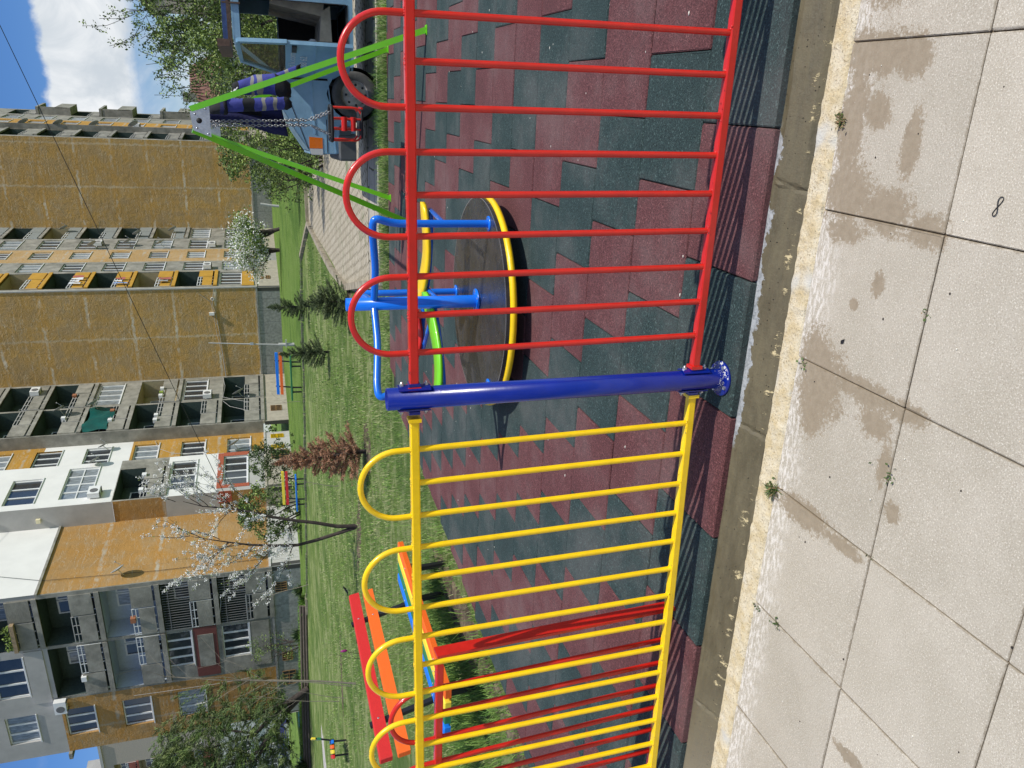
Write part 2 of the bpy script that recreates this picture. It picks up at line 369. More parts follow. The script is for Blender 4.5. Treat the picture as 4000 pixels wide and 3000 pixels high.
hh = n.math('SUBTRACT', n.math('ADD', na, n.math('MULTIPLY', nb_, .4)), n.math('MULTIPLY', pit, .8))
hh = n.math('ADD', hh, n.math('MULTIPLY', sp, .7))
finish(n, {'Base Color': c, 'Roughness': n.ramp(na, .3, .7, .5, .8), 'Normal': n('Bump', {'Strength': .7, 'Distance': .008, 'Height': hh})}); KERB = m
MORT = pmat('grey_mortar_smear', srgb(172, 174, 176), .75, var=.15, vscale=20, bump=.5, bscale=70, bdist=.004)
def fk(x, j, y, z):
    e = .018*noise.noise(Vector((x*2.2, 1, 0)))+.008*noise.noise(Vector((x*11, 2, 0)))
    if j >= 5: y += e*.5
    for xc in (.735, -1.47, -.16):
        d = abs(x-xc-.05*(j-3)*.1)
        if d < .012 and 0 < j < 7: z -= .008*(1-d/.012)
    if x > .735 and 1 < j < 7: z += .008
    return y, z
prof = [(-.216, -.008), (-.214, .004), (-.20, .013), (-.18, .023), (-.16, .034), (-.14, .045), (-.12, .055), (-.10, .061), (-.05, .062), (.0, .062)]
def mk(x, j):
    if -.25 < x < .93:
        w = noise.noise(Vector((x*5, 9, 0)))*1.1+noise.noise(Vector((x*19, 9, 0)))*.8
        k = 1.0 if x < .75 else .3
        return 0
    return 0
kb = strip(-7, 4.5, .012, prof, None, [.001, .002, .003, .003, .003, .003, .004, .003, .001, 0], fk, mk).build('kerb', [KERB, MORT]); struct(kb)
# rubber safety tiles: half-bonded rows, period-4 diagonal colouring
def rubber(name, a, b, c3):
    m = bpy.data.materials.new(name); n = NT(nodes_of(m)); tc = n('TexCoord', out=3)
    g = n.noise(tc, 150, 4, .85); g2 = n.noise(tc, 75, 4, .7); w = n.noise(tc, 1.6, 5, .65)
    c = n.mix(n.ramp(g, .42, .58), a, b); c = n.mix(n.math('MULTIPLY', n.ramp(g2, .56, .68), .5), c, c3)
    c = n.mix(n.math('MULTIPLY', n.ramp(w, .42, .72), .22), c, srgb(140, 132, 128))
    c = n.mix(n.math('MULTIPLY', n.ramp(w, .5, .3), .25), c, tuple(q*.5 for q in a))
    finish(n, {'Base Color': c, 'Roughness': .88, 'Normal': n('Bump', {'Strength': .9, 'Distance': .0035, 'Height': n.math('ADD', g, g2)})})
    return m
RRED = rubber('red_rubber', srgb(68, 33, 34), srgb(112, 65, 66), srgb(160, 108, 106))
RGRN = rubber('green_rubber', srgb(20, 36, 36), srgb(48, 71, 69), srgb(104, 128, 124))
mb = MB(); TZ = .09
def xleft(Y):
    pts = [(-1, -9), (-.11, -9), (0, -9), (.9, -9), (1.2, -3.72), (1.72, -3.65), (3.06, -3.52), (5.48, -3.27), (7.29, -3.14), (7.8, -2.95), (8.15, -2.68), (8.37, -.43), (8.55, 1.8), (9, 4)]
    for (a, xa), (b, xb) in zip(pts, pts[1:]):
        if a <= Y <= b: return xa+(xb-xa)*(Y-a)/(b-a)
    return -9
for r in range(0, 18):
    y0 = -.095 if r == 0 else .38+.5*(r-1); y1 = .38+.5*r
    if y0 > 8.4: continue
    ph = .92-.2625*r
    for k in range(-16, 12):
        # tile spans one colour block
        xs1 = ph+.525*k; xs0 = xs1-.525
        red = (k % 2 == 0)
        if xs1 > 6: continue
        ya, yb = y0, min(y1, 8.42+.02*xs0)
        xl = xleft((y0+y1)/2) if y0 < 7.6 else (-2.75 if y0 < 8.1 else -1.5)
        if xs1 < xl or yb-ya < .05: continue
        xx0 = max(xs0, xl)
        if xx0 > xs1-.03: continue
        g = .0022
        dz = random.uniform(-.0025, .0025)
        mb.bev(xx0+g, xs1-g, ya+g, yb-g, .05, TZ+dz, .005, 0 if red else 1, jit=.0015)
rs = mb.build('rubber_playground_surface', [RRED, RGRN]); struct(rs)
mb = MB(); mb.quad((-9, -.09, .068), (6, -.09, .068), (6, 8.45, .068), (-9, 8.45, .068)) if False else mb.quad((-3.1, -.085, .07), (6, -.085, .07), (6, 8.36, .07), (-3.1, 8.1, .07)); struct(mb.build('surface_base', pmat('dark_joint', (.012, .012, .011), .95)))
# lawn sheet (rises gently to the buildings), reaches the horizon
def lawn_material():
    m = bpy.data.materials.new('mown_lawn'); n = NT(nodes_of(m)); tc = n('TexCoord', out=3)
    x, y, z = n.sep(tc)
    st = n('Mapping', {0: tc, 2: (0, 0, R_(14)), 3: (.75, 1.7, 1)})
    a = n.noise(st, 1.1, 7, .72, .9); b = n.noise(tc, .45, 6, .68); f = n.noise(n('Mapping', {0: tc, 3: (1, 1, .3)}), 28, 5, .75); g = n.noise(tc, 90, 4, .75)
    c = n.mix(n.ramp(g, .36, .64), (.085, .140, .028), (.235, .330, .085))
    c = n.mix(n.math('MULTIPLY', n.ramp(a, .47, .58), .7), c, (.40, .43, .20))
    c = n.mix(n.math('MULTIPLY', n.ramp(f, .58, .72), .55), c, (.50, .49, .30))
    c = n.mix(n.math('MULTIPLY', n.ramp(n.noise(tc, 7, 5, .75), .55, .66), .5), c, (.08, .13, .03))
    far = n.ramp(n.math('ADD', n.math('MULTIPLY', x, .335), n.math('ADD', y, n.math('MULTIPLY', b, .4))), 24.0, 24.2)
    c = n.mix(n.math('MULTIPLY', far, .75), c, n.mix(n.ramp(f, .4, .6), (.10, .19, .025), (.18, .30, .055)))
    c = n.mix(n.math('MULTIPLY', n.ramp(b, .47, .60), .75), c, (.085, .165, .03))
    finish(n, {'Base Color': c, 'Roughness': .95, 'Specular IOR Level': .15, 'Normal': n('Bump', {'Strength': .9, 'Distance': .05, 'Height': n.math('ADD', f, g)})})
    return m
LAWN = lawn_material()
mb = MB()
ys = [-.05, 1, 2, 3, 4, 5, 6, 7, 8, 8.7, 9.3, 10, 12, 14, 16, 18, 20, 22, 24, 26, 28, 30, 32, 34, 36, 40, 44, 48, 52, 56, 60, 66, 74, 90, 120, 180, 400, 1500]
xs = [-1500, -600, -200, -120, -90, -75, -65, -58, -52, -46, -40, -36, -32, -30, -28, -26, -24, -22, -20, -16, -12, -9, -6, -4.5, -4, -3.5, -3, -2, -1, 0, 1, 2, 3, 4, 6, 9, 14, 25, 60, 150, 500, 1500]
V = []
for Y in ys:
    for X in xs:
        zz = hz(X, Y)-(.03 if (-3 < X and Y < 8.4) else 0)
        V.append((X, Y, zz))
mb.v = V; nx = len(xs)
for i in range(len(ys)-1):
    for j in range(nx-1): mb.f.append((i*nx+j, i*nx+j+1, (i+1)*nx+j+1, (i+1)*nx+j)); mb.m.append(0); mb.sm.append(True)
struct(mb.build('lawn', LAWN))
# sheet of earth in front so the world has ground behind the camera
mb = MB(); mb.quad((-1500, -1500, -.06), (1500, -1500, -.06), (1500, -.05, -.06), (-1500, -.05, -.06)); struct(mb.build('ground', pmat('packed_earth', (.16, .13, .09), .95, var=.3, vscale=2)))
# footpath of concrete slabs and the driveway of cobbles running off between the lawns
def drape(mb, poly_rows, lift, mat=0):
    # poly_rows: list of (Y, xL, xR)
    n0 = None
    for (Y, a, b) in poly_rows:
        row = [(a+(b-a)*t/8, Y, hz(a+(b-a)*t/8, Y)+lift) for t in range(9)]
        b0 = len(mb.v); mb.v.extend(row)
        if n0 is not None:
            for t in range(8): mb.f.append((n0+t, n0+t+1, b0+t+1, b0+t)); mb.m.append(mat); mb.sm.append(False)
        n0 = b0
def path_mat(name, a, b, bw, bh, ang, jc):
    m = bpy.data.materials.new(name); n = NT(nodes_of(m)); tc = n('TexCoord', out=3)
    v = n('Mapping', {0: tc, 2: (0, 0, R_(ang))}); dn = n.noise(tc, 4, 4, .6)
    vv = n('VectorMath', {0: v, 1: n('Mapping', {0: n('TexNoise', {'Vector': tc, 'Scale': 6.0, 'Detail': 2}, out=1), 1: (-.5, -.5, -.5), 3: (.05, .05, .05)})}, operation='ADD')
    bt = n.nt.nodes.new('ShaderNodeTexBrick'); n.nt.links.new(vv, bt.inputs[0])
    bt.inputs['Color1'].default_value = (*a, 1); bt.inputs['Color2'].default_value = (*b, 1); bt.inputs['Mortar'].default_value = (*jc, 1)
    bt.inputs['Scale'].default_value = 1; bt.inputs['Mortar Size'].default_value = .018; bt.inputs['Brick Width'].default_value = bw; bt.inputs['Row Height'].default_value = bh; bt.inputs['Mortar Smooth'].default_value = .3
    g = n.noise(tc, 30, 5, .7)
    k = n.ramp(g, .25, .75, .82, 1.15); c = n.mix(1.0, bt.outputs[0], n('CombineColor', {0: k, 1: k, 2: k}), 'MULTIPLY')
    c = n.mix(n.math('MULTIPLY', n.ramp(n.noise(tc, 1.2, 5, .7), .56, .68), .6), c, (.09, .13, .04))
    finish(n, {'Base Color': c, 'Roughness': .92, 'Normal': n('Bump', {'Strength': .6, 'Distance': .02, 'Height': n.math('ADD', n.math('MULTIPLY', g, .3), n.math('SUBTRACT', 1.0, bt.outputs[1]))})})
    return m
COB = path_mat('buff_cobbles', (.52, .465, .36), (.43, .375, .28), .22, .12, 25, (.16, .14, .09))
PSL = path_mat('pale_path_slabs', (.46, .43, .37), (.42, .39, .335), .6, .5, 0, (.12, .11, .08))
mb = MB(); drape(mb, [(Y, a, b) for Y, a, b in [(9.32, -30, 14), (9.9, -30, 14), (10.75, -30, 14)]] if False else [(9.34, -1.75, 14), (9.9, -1.9, 14), (10.6, -2.05, 14)], .012); struct(mb.build('footpath', PSL))
mb = MB(); drape(mb, [(10.62, -2.1, 14), (11.4, -2.3, 12), (12.5, -2.6, 10), (14, -2.85, 6), (16, -2.75, -.2), (18, -2.75, -.5), (20, -2.75, -1.0), (22, -2.72, -1.9)], .016); struct(mb.build('cobbled_drive', COB))
EDGE = pmat('path_edging_stone', (.30, .26, .19), .95, var=.3, vscale=6, bump=.6, bscale=20)
mb = MB()
for (p, q) in [((-1.75, 9.3), (-2.12, 11.0)), ((-2.12, 11.0), (-2.72, 13.4)), ((-2.72, 13.4), (-2.9, 16)), ((-2.9, 16), (-2.85, 19)), ((-2.85, 19), (-2.75, 22)), ((-2.7, 22.05), (-1.6, 22.3)), ((-2.75, 22.0), (-4.4, 25.5))]:
    L = (Vector(q)-Vector(p)).length; k = max(1, int(L/.7))
    for i in range(k):
        a = Vector(p).lerp(Vector(q), i/k+.006); b = Vector(p).lerp(Vector(q), (i+1)/k-.006)
        mb.obox((a.x, a.y, hz(*a)+.03), (b.x, b.y, hz(*b)+.03), .13, .14)
mb2 = MB()
pts = [(-4.4, 25.5), (-6.9, 26.3), (-12.1, 27.8), (-18.2, 30.0), (-23.0, 31.7)]
for p, q in zip(pts, pts[1:]):
    L = (Vector(q)-Vector(p)).length; k = int(L/1.0)
    for i in range(k):
        a = Vector(p).lerp(Vector(q), i/k+.004); b = Vector(p).lerp(Vector(q), (i+1)/k-.004)
        j = random.uniform(-.02, .02)
        mb2.obox((a.x, a.y, hz(*a)+.02+j), (b.x, b.y, hz(*b)+.02+j), .12, .12)
struct(mb.build('path_edging', EDGE)); struct(mb2.build('lawn_edging', EDGE))
mb = MB()
for (x0, y0_, x1, y1_, w) in [(2.0, 9.33, -1.75, 9.31, .07), (14, 9.34, 2.0, 9.33, .07)]:
    mb.obox((x0, y0_, .065), (x1, y1_, .065), w, .07)
struct(mb.build('footpath_kerb', pmat('pale_kerb', (.5, .47, .4), .9, var=.2)))
# bare soil worn along the tile edge and round the trees
SOIL = pmat('bare_soil', (.06, .042, .026), .98, var=.4, vscale=9, bump=1.0, bscale=16, bdist=.05, col2=(.17, .13, .08), cscale=6)
def patch(name, cx, cy, rx, ry, ang, lift=.012, mat=SOIL, n_=40, rough=.35, dome=.0):
    mb = MB(); ca, sa = math.cos(R_(ang)), math.sin(R_(ang)); V = [(cx, cy, hz(cx, cy)+lift+dome)]
    rings = 4
    for q in range(1, rings+1):
        for i in range(n_):
            an = 2*math.pi*i/n_; k = (1+rough*noise.noise(Vector((math.cos(an)*2+cx, math.sin(an)*2+cy, 3)))+rough*.5*noise.noise(Vector((math.cos(an)*6+cx, math.sin(an)*6, 3))))*q/rings
            a, b = rx*math.cos(an)*k, ry*math.sin(an)*k
            X, Y = cx+a*ca-b*sa, cy+a*sa+b*ca
            V.append((X, Y, hz(X, Y)+lift*(1 if q < rings else -.5)+dome*(1-(q/rings)**2)+.018*noise.noise(Vector((X*5, Y*5, 0)))))
    mb.v = V
    for i in range(n_): mb.f.append((0, 1+i, 1+(i+1) % n_)); mb.m.append(0); mb.sm.append(True)
    for q in range(rings-1):
        for i in range(n_): a = 1+q*n_+i; b = 1+q*n_+(i+1) % n_; mb.f.append((a, a+n_, b+n_, b)); mb.m.append(0); mb.sm.append(True)
    o = mb.build(name, mat); struct(o); return o
patch('soil_patch', -3.98, 3.9, .30, 1.6, 3, .02)
patch('soil_patch', -3.85, 1.9, .25, .8, 0, .02)
patch('soil_patch', -8.0, 12.7, 1.1, .28, -12, .015)
patch('soil_patch', -5.35, 11.3, .5, .5, 0, .015)
patch('soil_patch', -3.05, 13.3, .35, .45, 0, .015)
patch('soil_patch', -15.4, 17.2, 1.6, .16, 4, .012)
GREYP = pmat('grey_path_gravel', (.42, .40, .36), .95, var=.2, vscale=12)
patch('gravel_path', -27.0, 23.6, 3.0, .8, 40, .03, GREYP)

# grass blades close to the playground (nobody could count them)
GRASSB = [pmat('grass_blade', (.20, .33, .06), .7, var=.35, vscale=3), pmat('grass_blade_dark', (.09, .19, .03), .7, var=.3, vscale=3), pmat('dry_grass_blade', (.36, .38, .18), .8, var=.3, vscale=3)]
mb = MB()
def blade(X, Y, h, w, mat):
    z = hz(X, Y)-.005; an = random.uniform(0, 6.283); lean = random.uniform(.1, .9)*h; la = random.uniform(0, 6.283)
    dx, dy = math.cos(an)*w/2, math.sin(an)*w/2
    tx, ty = X+math.cos(la)*lean, Y+math.sin(la)*lean; mx, my = X+math.cos(la)*lean*.35, Y+math.sin(la)*lean*.35
    b = len(mb.v)
    mb.v.extend([(X-dx, Y-dy, z), (X+dx, Y+dy, z), (mx+dx*.8, my+dy*.8, z+h*.6), (mx-dx*.8, my-dy*.8, z+h*.6), (tx, ty, z+h)])
    mb.f.extend([(b, b+1, b+2, b+3), (b+3, b+2, b+4)]); mb.m.extend([mat, mat]); mb.sm.extend([False, False])
def infield(X, Y):
    if Y < 8.5 and X > xleft(Y)+.02: return False
    if 9.28 < Y < 10.7 and X > -2.0: return False
    if Y >= 10.7 and X > -2.95 and Y < 22: return False
    return True
for _ in range(52000):
    t = random.random()
    if t < .25: X, Y = random.uniform(-3.2, 4), random.uniform(8.42, 9.3)
    elif t < .55: X, Y = random.uniform(-8, -3), random.uniform(.3, 9.5)
    elif t < .62: X, Y = random.uniform(-3.2, 1.5), random.uniform(8.4, 8.75)
    else:
        Y = random.uniform(8.5, 20); X = random.uniform(-3-Y*.75, -1.9)
    if not infield(X, Y): continue
    if noise.noise(Vector((X*.8, Y*.8, 0))) < -.25 and random.random() < .5: continue
    if abs(X+3.98) < .24 and 2.2 < Y < 5.5 and random.random() < .9: continue
    r = random.random(); near = Y < 9.4
    hh = random.uniform(.03, .085) if near else random.uniform(.02, .06)
    if 8.42 < Y < 9.3 and X > -1.6: hh *= 1.5
    blade(X, Y, hh, random.uniform(.004, .008)*(1 if near else 1.5), 0 if r < .42 else (1 if r < .62 else 2))
for _ in range(20000):
    Y = 8.6+15*random.random()**1.3; X = random.uniform(-3-Y*.95, -2.0)
    if not infield(X, Y): continue
    k = noise.noise(Vector((X*.9, Y*1.6, 4)))
    if k < -.05: continue
    blade(X, Y, random.uniform(.03, .08), .009+.0005*Y, 2 if random.random() < .25+k*.4 else random.choice((0, 1)))
# lush tufts behind the bench, at the van's wheel
for (cx, cy, n_, sp, hh) in [(-4.75, 3.9, 1800, .40, .26), (-4.6, 5.2, 700, .3, .16), (.75, 8.85, 900, .30, .20), (1.3, 8.75, 500, .3, .14), (-3.95, 2.9, 500, .25, .13), (-3.95, 4.9, 400, .3, .12), (-3.75, 2.1, 500, .3, .10)]:
    for _ in range(n_):
        X, Y = random.gauss(cx, sp), random.gauss(cy, sp*1.8 if n_ > 1000 else sp)
        if not infield(X, Y): continue
        blade(X, Y, random.uniform(.5, 1)*hh, .007, 0 if random.random() < .5 else 1)
# tall strip along the far lawn edging and under building 1
for _ in range(9000):
    t = random.random(); p, q = random.choice(list(zip(pts, pts[1:])))
    X = p[0]+(q[0]-p[0])*t+random.gauss(0, .15); Y = p[1]+(q[1]-p[1])*t+random.gauss(0, .1)+.1
    blade(X, Y, random.uniform(.05, .14), .012, 0 if random.random() < .6 else 1)
o = mb.build('grass', GRASSB); o['kind'] = 'stuff'
# ================================================================ FENCE
ZT, ZB, ZP = 1.285, .215, 1.378
def arc_pts(x0, x1, y, z0, h, n=22):
    # hoop: straight shoulders then a round top
    pts = [(x0, y, z0)]; r = (x1-x0)/2; cx = (x0+x1)/2; zc = z0+h-r
    if h > r: pts.append((x0, y, zc-.01))
    for i in range(n+1):
        a = math.pi-math.pi*i/n; pts.append((cx+r*math.cos(a), y, zc+r*math.sin(a)))
    if h > r: pts.append((x1, y, zc-.01))
    pts.append((x1, y, z0)); return pts
def fence_panel(label, mat, sgn, d0, sp, nb, length, group, stile=False, ang=0.0, hh=.188):
    root = empty('looped_fence', (0, 0, 0), ang, label, 'fence panel', group); root.rotation_euler = (0, -.0158, ang)
    for z, dr in ((ZT, True), (ZB, False)):
        mb = MB(); x0, x1 = sgn*.052, sgn*length
        a, b = min(x0, x1), max(x0, x1); w = .0155; c = .004
        # square tube with softened edges
        prof = [(-w, -w+c), (-w+c, -w), (w-c, -w), (w, -w+c), (w, w-c), (w-c, w), (-w+c, w), (-w, w-c)]
        v = [(xx, p, z+q) for xx in (a, b) for p, q in prof]
        mb.add(v, [(i, (i+1) % 8, 8+(i+1) % 8, 8+i) for i in range(8)]+[tuple(reversed(range(8))), tuple(range(8, 16))])
        # water drops and weld beads
        for k in range(nb):
            xb = sgn*(d0+k*sp)
            if dr:
                for q in range(8): mb.ball((xb+random.uniform(-.016, .016), random.choice((-1, 1))*.010, z+w-.001), random.uniform(.003, .005), 5, 0, 1, 1, .7)
            else:
                for q in range(7): mb.ball((xb+random.uniform(-.018, .018), random.uniform(-.013, .013), z+w-.001), random.uniform(.003, .0055), 5, 0, 1, 1, .7)
        for q in range(int(length*(85 if dr else 45))):
            xx = random.uniform(a, b); r = random.uniform(.0012, .0036)
            if random.random() < .6: mb.ball((xx, random.uniform(-w, w*.9), z+w), r, 6, 1, random.uniform(1, 1.6), 1, .55)
            else: mb.ball((xx, -w, z+random.uniform(-w, w)), r*.6, 5, 1, 1, .6, 1)
        mb.build('rail', [mat, WATER], root)
        if True:
            mb = MB(); mb.box(a if sgn > 0 else b-.012, a+.012 if sgn > 0 else b, -.022, .022, z-.022, z+.022); mb.build('end_plate', mat, root)
    for k in range(nb):
        xb = sgn*(d0+k*sp); mb = MB()
        mb.tube([(xb, 0, ZB+.012), (xb, 0, ZT-.012)], .0108, 14); mb.build('bar', mat, root)
        if k % 3 == 0:
            xe = sgn*(d0+(k+2)*sp); xa, xc = min(xb, xe), max(xb, xe); mb = MB()
            mb.tube(arc_pts(xa, xc, 0, ZT+.012, hh), .0105, 14, cap=False)
            for q in range(5):
                an = random.uniform(.3, 2.8); mb.ball(((xa+xc)/2+.129*math.cos(an)+.001, random.uniform(-.008, .004), ZT+.012+hh-.129+.129*math.sin(an)+.010), .0022, 5, 1, 1.3, 1, .6)
            mb.build('hoop', [mat, WATER], root)
    if stile:
        xs_ = sgn*(d0-sp*1.35); mb = MB(); mb.box(xs_-.006, xs_+.006, -.03, .03, ZB-.016, ZT+.016); mb.build('end_stile', mat, root)
    return root
FP = 'fence panels round the rubber play surface'
fence_panel('red looped fence panel fixed to the right of the blue post', RED, 1, .1812, .1289, 15, 2.10, FP, ang=-.0015)
fence_panel('yellow looped fence panel fixed to the left of the blue post', YEL, -1, .1715, .1297, 15, 2.12, FP, ang=.0174, hh=.180)
lp = fence_panel('loose red fence panel leaning against the back of the yellow panel', RED, -1, .1812, .1289, 15, 2.0, FP, stile=True)
lp.location = (-1.12, .145, -.118); lp.rotation_euler = (R_(3.4), 0, 0.004)
for ch in list(lp.children):
    if ch.name.startswith('end_plate'): bpy.data.objects.remove(ch)
def post(x, y, label):
    root = empty('fence_post', (x, y, .090), 0, label, 'fence post', 'blue fence posts')
    H = ZP-.090; mb = MB()
    mb.lathe((0, 0, 0), [(.0385, 0), (.0385, H), (.0345, H), (.0345, H-.25), (.0001, H-.25)], 40); mb.build('tube', BLU, root)
    mb = MB(); n_ = 40
    mb.lathe((0, 0, 0), [(.066, 0), (.068, .003), (.068, .009), (.066, .012), (.038, .012)], 40); fl = mb.build('base_flange', BLU, root)
    mb = MB()
    for k in range(4):
        a = R_(45+90*k+20); mb.lathe((.053*math.cos(a), .053*math.sin(a), .012), [(.008, 0), (.008, .007), (.0001, .0075)], 6, 0, smooth=False)
    mb.build('anchor_bolts', GALV, root); mb = MB()
    for _ in range(45):
        a = random.uniform(-1.3, .9); r = random.uniform(.040, .067); mb.ball((r*math.cos(a), r*math.sin(a), .012), random.uniform(.001, .0036), 6, 1, 1.5, 1.3, .28)
    for _ in range(60):
        a = random.uniform(-2.6, -.3); mb.ball((.0387*math.cos(a), .0387*math.sin(a), .012+abs(random.gauss(0, .014))), random.uniform(.0006, .0016), 4, 1, 1, 1, 1.2)
    mb.build('mortar_splashes', [GALV, BRIGHT], root)
    for z in (ZT-.090, ZB-.090):
        for s in (-1, 1):
            mb = MB()
            # curved saddle plate with a welded socket for the rail
            pl = []
            for i in range(9):
                an = R_(-38+76*i/8); pl.append((s*.0425*math.cos(an), .0425*math.sin(an)))
            for (za, zb_) in ((-.055, .055),):
                v = [(a, b, z+za) for a, b in pl]+[(a, b, z+zb_) for a, b in pl]+[(a*1.10, b*1.10, z+za) for a, b in pl]+[(a*1.10, b*1.10, z+zb_) for a, b in pl]
                f = []
                for i in range(8): f += [(i, i+1, i+10, i+9), (18+i, 27+i, 28+i, 19+i), (i, 18+i, 19+i, i+1), (9+i, 10+i, 28+i, 27+i)]
                f += [(0, 9, 27, 18), (8, 26, 35, 17)]
                mb.add(v, f)
            mb.box(s*.045 if s > 0 else -.056, .056 if s > 0 else -.045, -.019, .019, z-.019, z+.019)
            br = mb.build('bracket', BLU, root)
            mb = MB()
            for q in (-1, 1):
                mb.lathe((s*.046, 0, z+q*.042), [(.0085, 0), (.0085, .006), (.006, .0075), (.0001, .0075)], 6, axis=(s, 0, 0), smooth=False)
                mb.lathe((s*.046, 0, z+q*.042), [(.004, 0), (.004, .014), (.0001, .014)], 8, axis=(s, 0, 0))
            mb.build('bolt', GALV, br)
    return root
post(0, 0, 'dark blue round fence post between the red and yellow fence panels')
post(2.15, -.003, 'dark blue round fence post at the outer end of the red panel, beyond the frame')
post(-2.17, -.037, 'dark blue round fence post at the outer end of the yellow panel, beyond the frame')

# ================================================================ CAROUSEL
def fillet(pts, r, n=7):
    P = [Vector(p) for p in pts]; out = [P[0]]
    for i in range(1, len(P)-1):
        a, b, c = P[i-1], P[i], P[i+1]; u = (a-b).normalized(); w = (c-b).normalized()
        d = min(r, (a-b).length*.48, (c-b).length*.48)
        for k in range(n+1):
            t = k/n; out.append((b+u*d)*(1-t)**2+b*2*t*(1-t)+(b+w*d)*t*t)
    out.append(P[-1]); return out
CC = (-.43, 2.99); CZ = .268
car = empty('merry_go_round', (CC[0], CC[1], .09), 0, 'round merry-go-round with black deck, yellow rim and yellow, green and red seats', 'carousel')
h0 = CZ-.09
DECK = bpy.data.materials.new('black_phenolic_deck'); n = NT(nodes_of(DECK)); tc = n('TexCoord', out=3)
finish(n, {'Base Color': n.mix(n.ramp(n.noise(tc, 5, 6, .7), .35, .65), (.018, .018, .019), (.042, .040, .042)), 'Roughness': n.ramp(n.noise(tc, 9, 5, .7), .3, .7, .16, .34), 'Specular IOR Level': .7, 'Normal': n('Bump', {'Strength': .12, 'Distance': .002, 'Height': n('TexMagic', {0: n('Mapping', {0: tc, 3: (60, 60, 60)}), 1: 5.0}, out=1)})})
SILV = pmat('deck_edge_trim', (.5, .45, .4), .4, metal=.6)
mb = MB(); mb.lathe((0, 0, 0), [(0, h0), (.748, h0), (.752, h0-.003), (.752, h0-.030), (0, h0-.030)], 96, 0, smooth=False)
mb.lathe((0, 0, 0), [(.744, h0+.0006), (.7485, h0+.0006)], 96, 1); mb.build('deck', [DECK, SILV], car)
mb = MB(); mb.tube([(.752*math.cos(2*math.pi*i/96), .752*math.sin(2*math.pi*i/96), h0-.050) for i in range(96)], .023, 12, closed=True); mb.build('rim_tube', YEL, car)
mb = MB(); mb.lathe((0, 0, 0), [(.16, 0), (.16, .015), (.05, .02), (.05, h0-.022)], 32, smooth=False)
for k in range(6):
    a = R_(60*k); mb.obox((.04*math.cos(a), .04*math.sin(a), h0-.052), (.74*math.cos(a), .74*math.sin(a), h0-.052), .04, .04)
mb.build('underframe', BLACKM, car)
PT = 1.215-.09
mb = MB(); mb.lathe((0, 0, 0), [(.046, h0), (.046, PT), (.043, PT), (.043, PT-.03), (.0001, PT-.03)], 32, smooth=True); cl = mb.build('column', LBL, car)
mb = MB(); mb.lathe((0, 0, 0), [(.09, h0+.001), (.092, h0+.003), (.092, h0+.010), (.042, h0+.013)], 32)
mb.build('column_flange', LBL, car)
mb = MB()
for k in range(5):
    a = R_(72*k+10); mb.lathe((.07*math.cos(a), .07*math.sin(a), h0+.01), [(.008, 0), (.008, .006), (.0001, .008)], 6, smooth=False)
mb.build('flange_bolts', GALV, car)
for az in (-23, 97, 217):
    a = R_(az); ca, sa = math.cos(a), math.sin(a); zt = 1.02-.09
    P = lambda r, z, t=0: (r*ca-t*sa, r*sa+t*ca, z)
    mb = MB(); mb.tube(fillet([P(.655, h0+.01), P(.655, zt-.10), P(.70, zt+.03), P(.60, zt+.035), P(.30, zt+.0), P(.03, zt+.0)], .09, 8), .0255, 14)
    hd = mb.build('handle', LBL, car)
    mb = MB(); mb.lathe(P(.655, 0), [(.052, h0+.001), (.052, h0+.008), (.022, h0+.010)], 24); mb.build('handle_flange', LBL, hd)
    mb = MB()
    for k in range(3):
        b = R_(120*k+az); q = P(.655, 0); mb.lathe((q[0]+.04*math.cos(b), q[1]+.04*math.sin(b), h0+.008), [(.006, 0), (.006, .005), (.0001, .006)], 6, smooth=False)
    mb.build('handle_bolts', GALV, hd)
for P0, P1, P2, mat, sname, hz_ in (((.68, .27), (.27, .18), (-.08, .44), YEL, 'yellow curved seat', -23), ((-.18, .46), (-.36, .60), (-.58, .48), RED, 'red curved seat', 97), ((.03, .20), (-.33, -.28), (-.68, -.28), GRN, 'lime green curved seat', 217)):
    # curved plastic slab seat with rounded ends
    mb = MB(); N_ = 30; V = []; zs = .60-.09
    P0, P1, P2 = (Vector((*q, 0)) for q in (P0, P1, P2)); cen = []
    for i in range(N_+1):
        t = i/N_; u = -1+2*t; c = P0*(1-t)**2+P1*2*t*(1-t)+P2*t*t; d = ((P1-P0)*(1-t)+(P2-P1)*t).normalized(); nn = Vector((-d.y, d.x, 0)); cen.append((c, d))
        e = max(.003, .098*math.sqrt(max(0, 1-abs(u)**5))); dz = .03*abs(u)**1.6-.008
        for (rr, zz) in ((-e, .0), (-e*.9, .014), (-e*.4, .019), (e*.4, .019), (e*.9, .014), (e, .0), (e*.9, -.016), (-e*.9, -.016)):
            V.append((c.x+nn.x*rr, c.y+nn.y*rr, zs+zz+dz))
    F = [(i*8+k, i*8+(k+1) % 8, (i+1)*8+(k+1) % 8, (i+1)*8+k) for i in range(N_) for k in range(8)]
    F += [tuple(range(7, -1, -1)), tuple(N_*8+k for k in range(8))]
    mb.add(V, F, 0, True); st = mb.build('seat', mat, car); st['label'] = sname
    mb = MB(); a = R_(hz_); k0 = min((0, 30), key=lambda k: (cen[k][0]-Vector((.655*math.cos(a), .655*math.sin(a), 0))).length)
    pp = [(c.x, c.y, zs-.034) for c, d in cen[2:29:3]]
    if k0 == 0: pp = pp[::-1]
    pp.append((.655*math.cos(a), .655*math.sin(a), zs-.02)); mb.tube(pp, .019, 10)
    q = pp[0]; mb.tube([q, (0.03, 0.0, zs-.03)], .017, 8); mb.build('seat_support', LBL, st)

